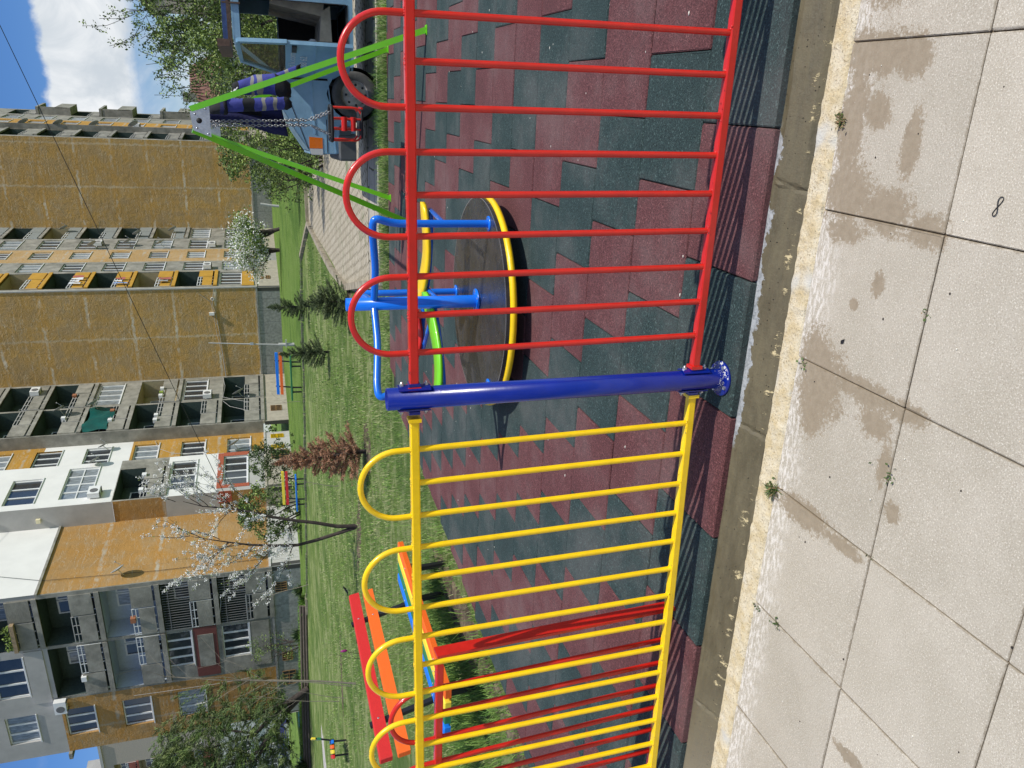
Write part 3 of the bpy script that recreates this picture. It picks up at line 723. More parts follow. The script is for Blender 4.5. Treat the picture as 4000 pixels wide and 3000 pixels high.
# ================================================================ SWING
sw = empty('swing', (.6, 7.1, .09), 0, 'lime green A-frame swing with grey steel top plates behind the merry-go-round', 'swing')
off = (.6, 7.1, .09)
NA = (.655, 6.12); FA = (.50, 8.27)
def leg(foot, top, mat=GRN):
    mb = MB(); mb.obox(foot, top, .055, .055, 0, (0, 1, 0)); lg = mb.build('leg', mat, sw, off)
    mb = MB(); mb.box(foot[0]-.045, foot[0]+.045, foot[1]-.045, foot[1]+.045, .09, .097); mb.build('foot_plate', mat, lg, off)
leg((1.585, 5.86, .095), (.755, 6.11, 2.335)); leg((-.40, 6.42, .095), (.56, 6.14, 2.335))
leg((1.51, 8.33, .095), (.62, 8.26, 2.30)); leg((-.32, 8.20, .095), (.40, 8.28, 2.30))
for (c, s) in ((NA, 1), (FA, -1)):
    y = c[1]-.035*s; mb = MB()
    T = lambda a, b, d: (c[0]+a, y+d, b)
    mb.prism([(-.155, 2.165), (.145, 2.165), (.075, 2.345), (-.095, 2.325)], -.003, .003, T)
    pl = mb.build('top_plate', GALV, sw, off)
    mb = MB(); mb.lathe((c[0]-.005, y-.004*s, 2.265), [(.026, 0), (.026, .004), (.0001, .004)], 20, axis=(0, -s, 0)); mb.build('beam_cap', BLACKR, pl, off)
    mb = MB()
    for (a, b) in ((.055, 2.30), (.105, 2.20), (-.075, 2.29), (-.125, 2.19)): mb.lathe((c[0]+a, y-.003*s, b), [(.011, 0), (.011, .006), (.006, .012), (.0001, .013)], 8, axis=(0, -s, 0))
    mb.build('plate_bolts', GALV, pl, off)
mb = MB(); mb.tube([(NA[0]-.005, NA[1]-.03, 2.265), (FA[0], FA[1]+.03, 2.265)], .025, 16); mb.build('crossbar', GALV, sw, off)
# chains + bucket seat
def chain(p0, p1, pitch=.030, r=.0048, w=.0125):
    mb = MB(); p0, p1 = Vector(p0), Vector(p1); d = (p1-p0); L = d.length; d.normalize(); a = d.cross(Vector((0, 1, .1))).normalized(); b = d.cross(a)
    k = int(L/pitch)
    for i in range(k):
        c = p0+d*(i+.5)*pitch; s = a if i % 2 else b; pts_ = []
        for q in range(10):
            an = 2*math.pi*q/10; pts_.append(c+d*math.cos(an)*pitch*.72+s*math.sin(an)*w)
        mb.tube(pts_, r, 5, closed=True)
    return mb
bx = lambda Y: NA[0]+(FA[0]-NA[0])*(Y-NA[1])/(FA[1]-NA[1])
SX, SY = .635, 7.12; ZS = .93
swing = empty('bucket_swing', (SX, SY, .62), 0, 'toddler swing seat with red bars and black rims hanging on steel chains', 'swing seat')
o2 = (SX, SY, .62)
for (ya, sx, sy) in ((6.92, .13, -.17), (6.92, -.13, -.17), (7.34, .13, .17), (7.34, -.13, .17)):
    s_ = 1 if sx > 0 else -1; j_ = (SX+.028*s_, SY+sy*1.1, 1.16)
    cm = chain((bx(ya)+.018*s_, ya, 2.235), j_); c2 = chain(j_, (SX+sx, SY+sy, ZS)); cm.add(c2.v, c2.f, 0, True); cm.build('chain', CHROME, swing, o2)
for ya in (6.92, 7.34):
    mb = MB(); mb.tube([(bx(ya), ya, 2.235+.045*math.cos(q)) if False else (bx(ya)+.034*math.sin(q*math.pi/8), ya, 2.265+.034*math.cos(q*math.pi/8)) for q in range(16)], .006, 6, closed=True); mb.build('hanger', CHROME, swing, o2)
def rrect(z, hx, hy, r=.06, n_=5):
    out = []
    for (cx, cy, a0) in ((hx-r, hy-r, 0), (-hx+r, hy-r, 90), (-hx+r, -hy+r, 180), (hx-r, -hy+r, 270)):
        for i in range(n_+1):
            a = R_(a0+90*i/n_); out.append((SX+cx+r*math.cos(a), SY+cy+r*math.sin(a), z))
    return out
mb = MB(); mb.tube(rrect(.93, .185, .17), .019, 8, closed=True); mb.build('upper_rim', BLACKR, swing, o2); mb = MB(); mb.tube(rrect(.60, .15, .15), .016, 8, closed=True); mb.build('lower_rim', BLACKR, swing, o2)
mb = MB()
for x in (-.175, .175):
    for y in (-.14, .14): mb.tube(fillet([(SX+x, SY+y, .93), (SX+x, SY+y, .64), (SX+x*.55, SY+y, .595)], .05), .0125, 8)
for x in (-.055, .055):
    for y in (-.165, .165): mb.tube([(SX+x, SY+y, .93), (SX+x, SY+y*.9, .60)], .011, 8)
mb.tube([(SX+.175, SY-.14, .595), (SX+.175, SY+.14, .595)], .0125, 8)
mb.build('safety_bars', RED, swing, o2)
mb = MB(); mb.bev(SX-.15, SX+.15, SY-.15, SY+.15, .60, .625, .02, 0); mb.build('seat_board', BLACKR, swing, o2)
mb = MB(); mb.tube([(SX-.07, SY-.19, .80), (SX+.08, SY-.19, .80)], .032, 12); mb.tube([(SX-.07, SY-.19, .70), (SX+.08, SY-.19, .70)], .030, 12); mb.build('front_roller', RED, swing, o2)

# ================================================================ WORK CLOTHES HUNG OVER THE SWING CROSSBAR
CB = pmat('royal_blue_workcloth', srgb(62, 68, 142), .85, var=.15, vscale=10, bump=.5, bscale=22, bdist=.012)
CN = pmat('navy_workcloth', srgb(24, 28, 72), .9, var=.25, vscale=8, bump=.5, bscale=20, bdist=.012)
CK = pmat('black_workcloth', (.010, .011, .013), .85, var=.3, vscale=8, bump=.5, bscale=22, bdist=.01)
CR = pmat('grey_reflective_band', srgb(140, 138, 128), .45, var=.12, vscale=20)
CS = pmat('white_stripe_cloth', (.72, .73, .72), .8)
def cloth_tube(secs, mats, cols, n_=20, fold=.012, seed=0):
    # secs: list of (centre, rx, ry); cols: material per segment
    mb = MB(); V = []
    for i, (c, rx, ry) in enumerate(secs):
        for k in range(n_):
            a = 2*math.pi*k/n_; q = 1+.16*noise.noise(Vector((math.cos(a)*1.6+seed, math.sin(a)*1.6, c[2]*5)))+.10*noise.noise(Vector((math.cos(a)*4+seed, math.sin(a)*4, c[2]*13)))
            V.append((c[0]+rx*q*math.cos(a), c[1]+ry*q*math.sin(a), c[2]+.006*math.sin(3*a+i)))
    mb.v = V
    for i in range(len(secs)-1):
        for k in range(n_): mb.f.append((i*n_+k, i*n_+(k+1) % n_, (i+1)*n_+(k+1) % n_, (i+1)*n_+k)); mb.m.append(cols[i]); mb.sm.append(True)
    mb.f.append(tuple(range(n_))); mb.m.append(cols[0]); mb.sm.append(False)
    L = len(secs)-1; mb.f.append(tuple(reversed([L*n_+k for k in range(n_)]))); mb.m.append(cols[-1]); mb.sm.append(False)
    return mb
def sections(p0, p1, n_, r0_, r1_, flat=.6, bow=(0, 0, 0), band=None):
    out = []
    for i in range(n_+1):
        t = i/n_; b = 4*t*(1-t); r = r0_+(r1_-r0_)*t
        out.append(((p0[0]+(p1[0]-p0[0])*t+bow[0]*b, p0[1]+(p1[1]-p0[1])*t+bow[1]*b, p0[2]+(p1[2]-p0[2])*t+bow[2]*b), r, r*flat))
    return out
jk = empty('work_jacket', (.62, 6.9, 1.4), 0, 'blue and black work jacket with grey bands hung over the swing crossbar', 'work clothes')
oj = (.62, 6.9, 1.4)
ms = [CB, CK, CR, CN, CS]
# front sleeve: shoulder, upper arm, elbow patch, banded cuff, black lining at the end
s = sections((.79, 6.78, 2.05), (.83, 6.78, 1.44), 16, .068, .062, .8, bow=(.0, -.03, 0)); cols = [0, 0, 0, 0, 0, 1, 1, 1, 0, 0, 2, 0, 0, 2, 0, 0]
s += [((.825, 6.78, 1.41), .06, .05), ((.82, 6.78, 1.365), .028, .03)]; cols += [1, 1]
slv = cloth_tube(s, ms, cols+[1], seed=1).build('sleeve', ms, jk, oj)
mb = MB(); mb.ball((.80, 6.715, 1.87), .038, 10, 1, .7, .22, 1.3); mb.build('elbow_pocket', ms, slv, oj)
s = sections((.94, 7.0, 1.96), (1.02, 7.0, 1.52), 14, .070, .115, .75, bow=(.02, 0, 0)); cols = [1, 1, 0, 0, 0, 0, 2, 0, 2, 2, 0, 0, 0, 0]
s += [((.98, 7.0, 1.44), .12, .10), ((.96, 7.0, 1.36), .07, .07)]; cols += [1, 1]
cloth_tube(s, ms, cols+[1], seed=5).build('sleeve', ms, jk, oj)
s = sections((1.08, 7.1, 1.50), (1.20, 7.12, 1.24), 6, .055, .04, .8); cloth_tube(s, ms, [0, 0, 2, 0, 0, 1, 1], seed=9).build('cuff', ms, jk, oj)
# collar and yoke draped over the bar
s = sections((.74, 6.86, 2.20), (.80, 6.80, 2.02), 5, .05, .11, .9); cloth_tube(s, ms, [1, 1, 1, 3, 1, 1], seed=12).build('yoke', ms, jk, oj)
mb = MB()
for k in range(3): mb.tube([(.86+.018*k, 6.90, 1.985-.012*k), (.93+.02*k, 6.93, 1.965-.03*k)], .0075, 6, 4)
mb.build('shoulder_stripes', ms, jk, oj)
# back panel hanging behind
mb = MB(); NX, NZ = 16, 20; V = []
for j in range(NZ+1):
    t = j/NZ; z = 2.26-.78*t; x0 = .60+.0*t-.12*max(0, t-.45)/.55; x1 = .82+.03*t
    for i in range(NX+1):
        q = i/NX; V.append((x0+(x1-x0)*q, 7.10+.035*math.sin(q*13+t*2)*(.3+t)-.02*(1-t), z-.16*(1-q)*(1 if t > .9 else 0)*.5))
mb.v = V
for j in range(NZ):
    for i in range(NX): mb.f.append((j*(NX+1)+i, j*(NX+1)+i+1, (j+1)*(NX+1)+i+1, (j+1)*(NX+1)+i)); mb.m.append(3 if i < 7 or j > 14 else 1); mb.sm.append(True)
bp = mb.build('back_panel', ms, jk, oj); md = bp.modifiers.new('cloth thickness', 'SOLIDIFY'); md.thickness = .012

# ================================================================ BENCHES
def bench(loc, rz, label, back, seat, L=2.45, group='slatted benches round the lawn', steel=BLACKM):
    b = empty('park_bench', loc, rz, label, 'bench', group)
    # local: x along the bench, y towards the back
    sw_ = .105
    for i, mt in enumerate(seat):
        mb = MB(); y = -.22+i*.135; dx = 0
        mb.bev(-L/2+dx, L/2+dx, y-sw_/2, y+sw_/2, .395, .455, .009); sl = mb.build('seat_slat', mt, b)
        mb2 = MB()
        for xx in (-.75, .75): mb2.ball((xx*L/2.45, y, .456), .011, 8, 0, 1, 1, .4)
        mb2.build('screw', GALV, sl)
    for i, mt in enumerate(back):
        mb = MB(); z = .80+i*.155; y = .335+i*.03
        T = lambda a, b_, c_: (a, y+b_*1.0-(c_-z)*-.18, c_)
        mb.bev(-L/2, L/2, -.03, .03, z-.055, z+.055, .008, 0, lambda a, b_, c_: (a, y+b_+(c_-z)*.2, c_)); sl = mb.build('back_slat', mt, b)
        mb2 = MB()
        for xx in (-.75, .75): mb2.ball((xx*L/2.45, y-.031, z), .011, 8, 0, 1, .4, 1)
        mb2.build('screw', GALV, sl)
    for xx in (-.75, .75):
        x = xx*L/2.45; mb = MB()
        mb.obox((x, -.22, 0), (x, -.20, .41), .05, .05); mb.obox((x, .16, 0), (x, .20, .41), .05, .05); mb.obox((x, -.26, .39), (x, .26, .39), .05, .045)
        mb.obox((x, .22, .39), (x, .405, 1.03), .05, .035, 0, (0, 1, 0)); mb.build('leg_frame', steel, b)
    return b
bench((-4.03, 4.02, .04), R_(90), 'slatted bench with red and orange back beside the rubber surface', [WOODO, WOODR], [WOODO, WOODY, WOODG, WOODB])
bench((-9.93, 28.75, hz(-9.9, 28.7)-.02), R_(172)-math.pi, 'far bench with blue and orange back boards in front of the blocks', [WOODO, WOODB], [WOODG, WOODG, WOODG], L=1.9)
bench((-15.5, 29.5, hz(-15.5, 29.4)-.02), R_(-8), 'far bench with yellow and red back boards and a blue seat', [WOODR, WOODY], [WOODB, WOODB, WOODB], L=1.75)
bench((-17.45, 16.5, hz(-17.4, 16.5)), R_(314), 'bench seen end on with a multicoloured seat on the far left of the lawn', [WOODG, WOODY], [WOODR, WOODY, WOODO, WOODB], L=1.5)

# ================================================================ VAN
VB = pmat('pale_blue_car_paint', srgb(132, 170, 194), .36, coat=.3, var=.09, vscale=3, col2=srgb(116, 154, 180), cscale=2)
VD = pmat('dark_car_interior', (.02, .019, .018), .8, var=.3)
VT = pmat('tan_upholstery', (.45, .39, .30), .85, var=.2)
VG = pmat('grey_plastic_bumper', (.075, .08, .085), .6, var=.15)
TYRE = pmat('dusty_tyre', (.07, .068, .064), .85, var=.3, vscale=12, bump=.4, bscale=60)
RIM = pmat('rusty_steel_rim', (.34, .31, .27), .55, metal=.2, var=.35, vscale=9)
ORL = pmat('orange_lens', srgb(225, 110, 5), .15, coat=.6); CLL = pmat('clear_lens', (.55, .56, .55), .1, coat=.6)
van = empty('parked_van', (.1, 9.5, .05), R_(3), 'pale blue van with its driver door open and a rusty roof rack', 'van')
# local: x backwards from the nose, y = 0 near side, y = 1.55 far side
PB = MB()
Ts = lambda y0: (lambda a, b, d: (a, y0+d, b))
arch = [(.845+.365*math.cos(R_(180-q*15)), .33+.365*math.sin(R_(180-q*15))) for q in range(13)]
for ysd in (0, 1.52):
    T = Ts(ysd)
    fender = [(.04, .62), (.04, .96), (.07, .99), (.33, 1.165), (.62, 1.325), (.78, 1.36), (1.02, 1.33), (1.02, .60)]
    PB.prism([(.04, .62), (.04, .96), (.07, .99), (.33, 1.165), (.62, 1.325), (.78, 1.36), (1.02, 1.33), (1.02, .70), (.845, .72)], 0, .03, T)
    PB.prism([(.04, .35), (.04, .62), (.845, .72), (.75, .695), (.60, .60), (.50, .46), (.475, .33), (.12, .33)], 0, .03, T)
    PB.prism([(1.02, .70), (.845, .72), (.94, .69), (1.08, .61), (1.17, .50), (1.215, .33), (1.24, .33), (1.24, .42), (1.05, .70)], 0, .03, T)
    if ysd == 0:
        PB.prism([(1.24, .33), (1.24, .40), (2.0, .40), (2.0, .33)], 0, .05, T)
        PB.prism([(1.0, 1.34), (1.40, 1.87), (1.46, 1.87), (1.06, 1.34)], 0, .04, T)
    else:
        PB.prism([(1.02, .33), (1.02, 1.30), (2.0, 1.30), (2.0, .33)], 0, .03, T)
        PB.prism([(1.0, 1.30), (1.40, 1.87), (1.47, 1.87), (1.07, 1.30)], 0, .04, T)
    PB.prism([(2.0, .33), (2.0, 1.87), (2.1, 1.90), (4.0, 1.90), (4.05, 1.2), (4.05, .40), (3.75, .35), (3.6, .65), (3.3, .75), (3.0, .62), (2.88, .33)], 0, .03, T)
    PB.prism([(1.40, 1.82), (1.42, 1.90), (2.12, 1.90), (2.0, 1.82)], 0, .05, T)
# bonnet, roof, nose, back, floor
PB.prism([(.07, .985), (.33, 1.165), (.64, 1.34), (1.0, 1.345), (1.0, 1.33), (.62, 1.315), (.33, 1.15), (.08, .97)], 0, 1.55, Ts(0))
PB.prism([(1.40, 1.87), (1.5, 1.92), (4.0, 1.92), (4.02, 1.89), (1.5, 1.89)], 0, 1.55, Ts(0))
PB.box(.03, .06, .03, 1.52, .60, .98); PB.box(4.02, 4.06, .03, 1.52, .4, 1.88); PB.box(1.0, 4.0, .04, 1.5, .34, .37)
PB.box(2.02, 2.05, .05, 1.5, .4, .42)
PB.build('body', VB, van)
for x in (2.35, 2.7, 3.1, 3.5): mb = MB(); mb.obox((x, -.004, .75), (x, -.004, 1.75), .014, .008); mb.build('panel_rib', VB, van)
mb = MB(); mb.obox((.30, -.004, .90), (1.0, -.004, .92), .010, .02); mb.build('body_moulding', VB, van)
mb = MB(); mb.obox((.05, -.004, .615), (1.0, -.004, .70), .010, .014); mb.build('body_moulding', VB, van)
mb = MB(); mb.box(.95, 1.0, .05, 1.5, .55, 1.35); mb.box(.95, 2.02, .045, .055, .36, .42); mb.box(1.0, 2.1, .05, 1.5, .372, .39); mb.box(2.2, 2.24, .05, 1.5, .37, 1.86); mb.prism([(.98, .95), (.98, 1.33), (1.18, 1.27), (1.26, 1.12), (1.2, .92)], .05, 1.5, Ts(0)); mb.box(1.05, 2.0, 1.50, 1.515, .4, 1.28); mb.build('cabin_lining', VD, van)
for (p, q, wd) in (((.10, 1.0), (1.0, 1.325), .008), ((1.018, .70), (1.018, 1.33), .010), ((2.0, .42), (2.0, 1.84), .012), ((.05, .735), (.50, .735), .010), ((1.25, .40), (2.0, .40), .008)):
    mb = MB(); mb.obox((p[0], -.003, p[1]), (q[0], -.003, q[1]), .004, wd) if abs(p[0]-q[0]) > .01 else mb.box(p[0]-wd/2, p[0]+wd/2, -.004, .001, p[1], q[1]); mb.build('panel_gap', BLACKR, van)
mb = MB()
for y0 in (.18, .88):
    mb.prism([(1.42, .60), (1.45, .78), (1.92, .74), (2.0, .62)], y0, y0+.48, Ts(0)); mb.prism([(1.86, .72), (1.98, 1.42), (2.12, 1.40), (2.02, .70)], y0+.02, y0+.46, Ts(0))
mb.build('seats', VT, van)
mb = MB(); mb.ball((1.42, .35, .92), .10, 9, 0, 1, 1, .9); mb.ball((1.50, .30, .86), .08, 9, 0); mb.ball((1.5, .28, .97), .03, 6, 1); bag = mb.build('plastic_bag', [WHITEP, ORL]); bag.location = (.1, 9.5, .05); bag.rotation_euler = (0, 0, R_(3)); tag(bag, 'crumpled white plastic bag lying on the van seat', 'bag')
mb = MB(); mb.tube([(1.13, .20, 1.20), (1.22, .20, 1.12)], .035, 10); mb.tube([(1.05, .20, .88), (1.18, .20, .72), (1.25, .2, .58)], .05, 8); mb.build('console', VT, van)
mb = MB(); mb.lathe((1.28, .42, 1.10), [(.19, -.012), (.205, 0), (.19, .012), (.178, 0), (.19, -.012)], 24, axis=(.85, 0, .5)); mb.build('steering_wheel', BLACKR, van)
mb = MB(); mb.prism([(1.02, 1.36), (1.40, 1.86), (1.415, 1.86), (1.035, 1.36)], .06, 1.49, Ts(0)); mb.build('windscreen', GLASS, van)
mb = MB(); mb.bev(-.06, .32, -.03, 1.58, .33, .58, .03); mb.box(.3, .42, -.03, .0, .40, .56); mb.build('front_bumper', VG, van)
mb = MB(); mb.bev(4.03, 4.14, -.02, 1.57, .36, .56, .02); mb.build('rear_bumper', VG, van)
for y0 in (.02, 1.28):
    mb = MB(); mb.box(.015, .035, y0+.02, y0+.25, .77, .95, 0); mb.build('headlight', CLL, van)
for y0, sy in ((-.006, 1), (1.55, -1)):
    mb = MB(); mb.prism([(.02, .80), (.02, .965), (.10, .985), (.10, .80)], 0, .012, Ts(y0-.001), 0); mb.build('side_lamp', CLL, van); mb = MB(); mb.prism([(.105, .80), (.105, .985), (.26, .985), (.25, .80)], 0, .012, Ts(y0), 0); mb.build('side_indicator', ORL, van)
for x, y in ((.845, .10), (.845, 1.45), (3.3, .10), (3.3, 1.45)):
    y = .055 if y < 1 else 1.495; mb = MB(); c = (x, y, .33); s = -1 if y < 1 else 1
    mb.lathe(c, [(.19, -.07), (.215, -.08), (.285, -.085), (.315, -.06), (.32, 0), (.315, .06), (.285, .085), (.215, .08), (.19, .07)], 40, 0, axis=(0, s, 0)); w = mb.build('wheel', TYRE, van)
    mb = MB(); mb.lathe(c, [(.20, .075), (.19, .06), (.175, .03), (.15, .045), (.11, .055), (.075, .05), (.06, .07), (.03, .075), (.0001, .076)], 32, 0, axis=(0, s, 0))
    for k in range(8):
        a = R_(45*k); mb.ball((x+.135*math.cos(a), y+s*.052, .315+.135*math.sin(a)), .019, 6, 1, 1, .3, 1)
    for k in range(4):
        a = R_(90*k+20); mb.lathe((x+.05*math.cos(a), y+s*.06, .315+.05*math.sin(a)), [(.008, 0), (.008, .015), (.0001, .016)], 6, 1, axis=(0, s, 0))
    mb.build('rim', [RIM, BLACKR], w)
mb = MB(); mb.lathe((.845, .04, .33), [(.37, 0), (.37, .30), (.0001, .30)], 24, axis=(0, 1, 0)); mb.build('wheel_arch_liner', VD, van)
# open driver door, hinged at its front edge and swung towards the camera
door = MB(); hd = R_(-70)
dx0, dz0 = 1.04, .40
def TD(a, b, d): return (dx0+a*math.cos(hd)-d*math.sin(hd), 0+a*math.sin(hd)+d*math.cos(hd), b)
door.prism([(0, .62), (0, 1.26), (.96, 1.28), (.96, .44), (.22, .42), (.12, .55)], 0, .05, TD)
for a, b in (((0, 1.26), (.38, 1.82)), ((.38, 1.82), (.92, 1.85)), ((.92, 1.85), (.955, 1.26))):
    p, q = TD(a[0], a[1], .025), TD(b[0], b[1], .025); door.obox(p, q, .05, .05)
dr = door.build('driver_door', VB, van)
mb = MB(); mb.prism([(.03, 1.27), (.39, 1.80), (.90, 1.82), (.935, 1.27)], .02, .03, TD)
DG = bpy.data.materials.new('tinted_door_glass'); n = NT(nodes_of(DG)); finish(n, {'Base Color': (.55, .48, .36, 1), 'Roughness': .05, 'Transmission Weight': .9, 'IOR': 1.1})
mb.build('door_glass', DG, dr)
mb = MB(); mb.prism([(.79, 1.14), (.79, 1.20), (.93, 1.20), (.93, 1.14)], -.03, 0, TD); mb.build('door_handle', BLACKM, dr)
mb = MB(); p, q = TD(.0, .90, -.004), TD(.95, .90, -.004); mb.obox(p, q, .012, .02); mb.build('door_moulding', VB, dr)
mb = MB(); mb.prism([(.02, .46), (.02, 1.24), (.94, 1.25), (.94, .48), (.24, .46)], .051, .07, TD); mb.build('door_card', VD, dr)
mb = MB(); p = TD(.12, 1.36, -.11); mb.ball(p, .10, 10, 0, .9, .5, .62); p2 = TD(.10, 1.30, -.02); mb.tube([p, p2], .02, 6, 1); mb.build('door_mirror', [GALV, BLACKR], dr)
def text(body, size, mat, parent, M, name='lettering', align='CENTER', ext=.0008):
    cu = bpy.data.curves.new(name, 'FONT'); cu.body = body; cu.size = size; cu.align_x = align; cu.extrude = ext
    ot = bpy.data.objects.new(name, cu); COL.objects.link(ot); bpy.context.view_layer.update()
    dg = bpy.context.evaluated_depsgraph_get(); me = bpy.data.meshes.new_from_object(ot.evaluated_get(dg)); bpy.data.objects.remove(ot)
    me.transform(M); me.materials.clear(); me.materials.append(mat)
    o = bpy.data.objects.new(name, me); COL.objects.link(o); o.parent = parent; return o
LETT = pmat('pale_sticker_lettering', (.62, .68, .72), .5)
ex = Vector((math.cos(hd), math.sin(hd), 0)); 
nrm = Vector((math.sin(hd), -math.cos(hd), 0))
Mt = Matrix((-ex if False else ex, Vector((0, 0, 1)), nrm)).transposed().to_4x4()
for body, a, z in (('pd k.com', .50, 1.15), ('88 62', .50, 1.00)):
    text(body, .13, LETT, dr, Matrix.Translation(Vector(TD(a, z, -.004))) @ Mt)
RUST = pmat('rusty_rack_steel', (.11, .065, .045), .8, var=.35, vscale=20); RKB = pmat('blue_rack_bar', (.03, .06, .16), .6, var=.3, vscale=15)
rk = MB()
for y in (.12, 1.43):
    rk.obox((1.45, y, 2.02), (3.7, y, 2.02), .035, .05, 1); rk.obox((1.45, y+.09, 1.97), (3.7, y+.09, 1.97), .03, .03, 0)
for x in (1.42, 2.2, 3.0, 3.7): rk.obox((x, -.02, 2.03), (x, 1.57, 2.03), .045, .05, 0)
for x in (1.92, 3.3):
    for y in (-.01, 1.56): rk.obox((x, y, 1.80), (x, y, 2.03), .05, .02, 0)
rk.box(1.38, 1.47, -.05, 1.6, 1.96, 2.12, 0); rk.build('roof_rack', [RUST, RKB], van)
# ================================================================ VEGETATION
BARK = pmat('dark_bark', (.055, .042, .035), .95, var=.4, vscale=14, bump=.8, bscale=40)
BARKL = pmat('pale_twig_bark', (.28, .24, .19), .9, var=.25, vscale=14)
PETAL = pmat('white_petals', (.80, .80, .76), .7, var=.06)
LEAFY = pmat('fresh_leaf', (.23, .31, .06), .6, var=.35, vscale=1.2)
LEAFM = pmat('mid_leaf', (.12, .185, .04), .6, var=.4, vscale=1.0)
LEAFD = pmat('dark_leaf', (.05, .085, .02), .65, var=.4, vscale=1.0)
NEED = pmat('spruce_needles', (.075, .105, .040), .75, var=.4, vscale=3); NEEDL = pmat('bluish_needles', (.12, .16, .07), .75, var=.3, vscale=3)
DEADN = pmat('dead_brown_needles', (.42, .22, .13), .85, var=.35, vscale=4); DEADD = pmat('dead_grey_brown_needles', (.26, .18, .12), .9, var=.35, vscale=4)
def rv(s=1): return Vector((random.gauss(0, s), random.gauss(0, s), random.gauss(0, s)))
def leafquad(mb, c, sz, mat=0, asp=.55, d=None):
    a = (d if d is not None else rv()).normalized(); b = a.cross(rv()).normalized(); c = Vector(c)
    mb.add([c-a*sz*.5, c+b*sz*asp*.5, c+a*sz*.5, c-b*sz*asp*.5], [(0, 1, 2, 3)], mat)
def clump(mb, c, r, n_, sz, mats=(0, 1), wts=None, flat=1.0):
    c = Vector(c)
    for _ in range(n_):
        d = rv().normalized()*r*random.random()**.45; d.z *= flat
        leafquad(mb, c+d, sz*random.uniform(.6, 1.3), random.choices(mats, wts)[0] if wts else random.choice(mats))
def branch(mb, p, d, L, r, depth, tips, spread=.55, curve=.18, kids=3, upb=.15, mat=0, minr=.003):
    pts = [Vector(p)]; d = Vector(d).normalized(); n_ = max(3, int(L/.12) if L < 2 else 8); q = Vector(p)
    for i in range(n_):
        d = (d+rv(curve/n_**.5*.7)+Vector((0, 0, upb/n_))).normalized(); q = q+d*L/n_; pts.append(q.copy())
    rs = [max(minr, r*(1-.6*i/n_)) for i in range(n_+1)]
    mb.tube(pts, rs, 6 if r > .015 else 4, mat)
    if depth == 0: tips.append((pts, d)); return
    for k in range(kids):
        i = random.randint(n_//3, n_) if k else n_
        a = d.cross(rv()).normalized(); nd = (d+a*random.uniform(.4, 1.1)*spread*1.6).normalized()
        branch(mb, pts[i], nd, L*random.uniform(.45, .75), rs[i]*.72, depth-1, tips, spread, curve, kids, upb, mat, minr)
    tips.append((pts[n_//2:], d))
# blossom tree on the lawn: two leaning stems
bt = empty('blossom_tree', (-7.98, 12.99, hz(-8, 13)), 0, 'young fruit tree with two dark forking stems and white blossom on the lawn', 'tree', 'fruit trees in white blossom')
ob = (-7.98, 12.99, hz(-8, 13))
mb = MB(); tips = []
stemA = [(-7.98, 12.99, .08), (-7.93, 12.98, .55), (-7.78, 12.97, 1.0), (-7.66, 12.96, 1.45), (-7.50, 12.95, 1.95), (-7.33, 12.95, 2.35), (-7.22, 12.98, 2.8), (-7.13, 13.0, 3.25), (-6.98, 13.0, 3.6)]
stemB = [(-7.99, 13.0, .08), (-8.10, 13.0, .5), (-8.22, 13.0, 1.0), (-8.28, 12.98, 1.42), (-8.22, 12.97, 1.9), (-8.12, 12.95, 2.4), (-8.02, 12.95, 2.75), (-7.90, 12.93, 3.1), (-7.75, 12.9, 3.5)]
mb.tube(stemA, [.048, .042, .038, .034, .028, .022, .016, .011, .005], 8); mb.tube(stemB, [.046, .040, .038, .033, .028, .022, .016, .011, .005], 8)
for st, sg in ((stemA, 1), (stemB, -1)):
    for i in (3, 4, 4, 5, 5, 6, 6, 7, 7, 8):
        p = Vector(st[i])+Vector((random.uniform(-.03, .03), 0, random.uniform(-.15, .15)))
        d = Vector((sg*random.uniform(-.5, 1.0), random.uniform(-.7, .7), random.uniform(.2, 1.0)))
        branch(mb, p, d, random.uniform(.5, .95), .010, 1, tips, .6, .3, 3, .25)
for (p, d, L) in [((-7.60, 12.95, 1.6), (-1, -.1, -.35), .55), ((-8.25, 12.98, 1.5), (-1, 0, .3), .9), ((-8.2, 12.97, 1.9), (-.9, 0, .6), .9), ((-7.45, 12.95, 2.1), (.9, 0, .7), .9), ((-7.3, 12.95, 2.5), (.8, 0, .9), 1.0), ((-8.0, 12.95, 2.8), (-.8, 0, .7), .8)]:
    branch(mb, p, d, L, .012, 2, tips, .5, .25, 3, .2)
mb.build('trunk', BARK, bt, ob)
mb = MB()
def flower(c, r, n_=7, pm=0):
    for _ in range(n_):
        q = Vector(c)+rv(r*.55)
        for k in range(2): leafquad(mb, q, random.uniform(.018, .030), pm, .9)
for pts_, d in tips:
    for p in pts_:
        if random.random() < .68: flower(p+rv(.015), .042, random.randint(14, 30))
        if random.random() < .5: clump(mb, p+rv(.02), .05, 3, .035, (1,))
mb.build('blossom_crown', [PETAL, LEAFY], bt, ob)
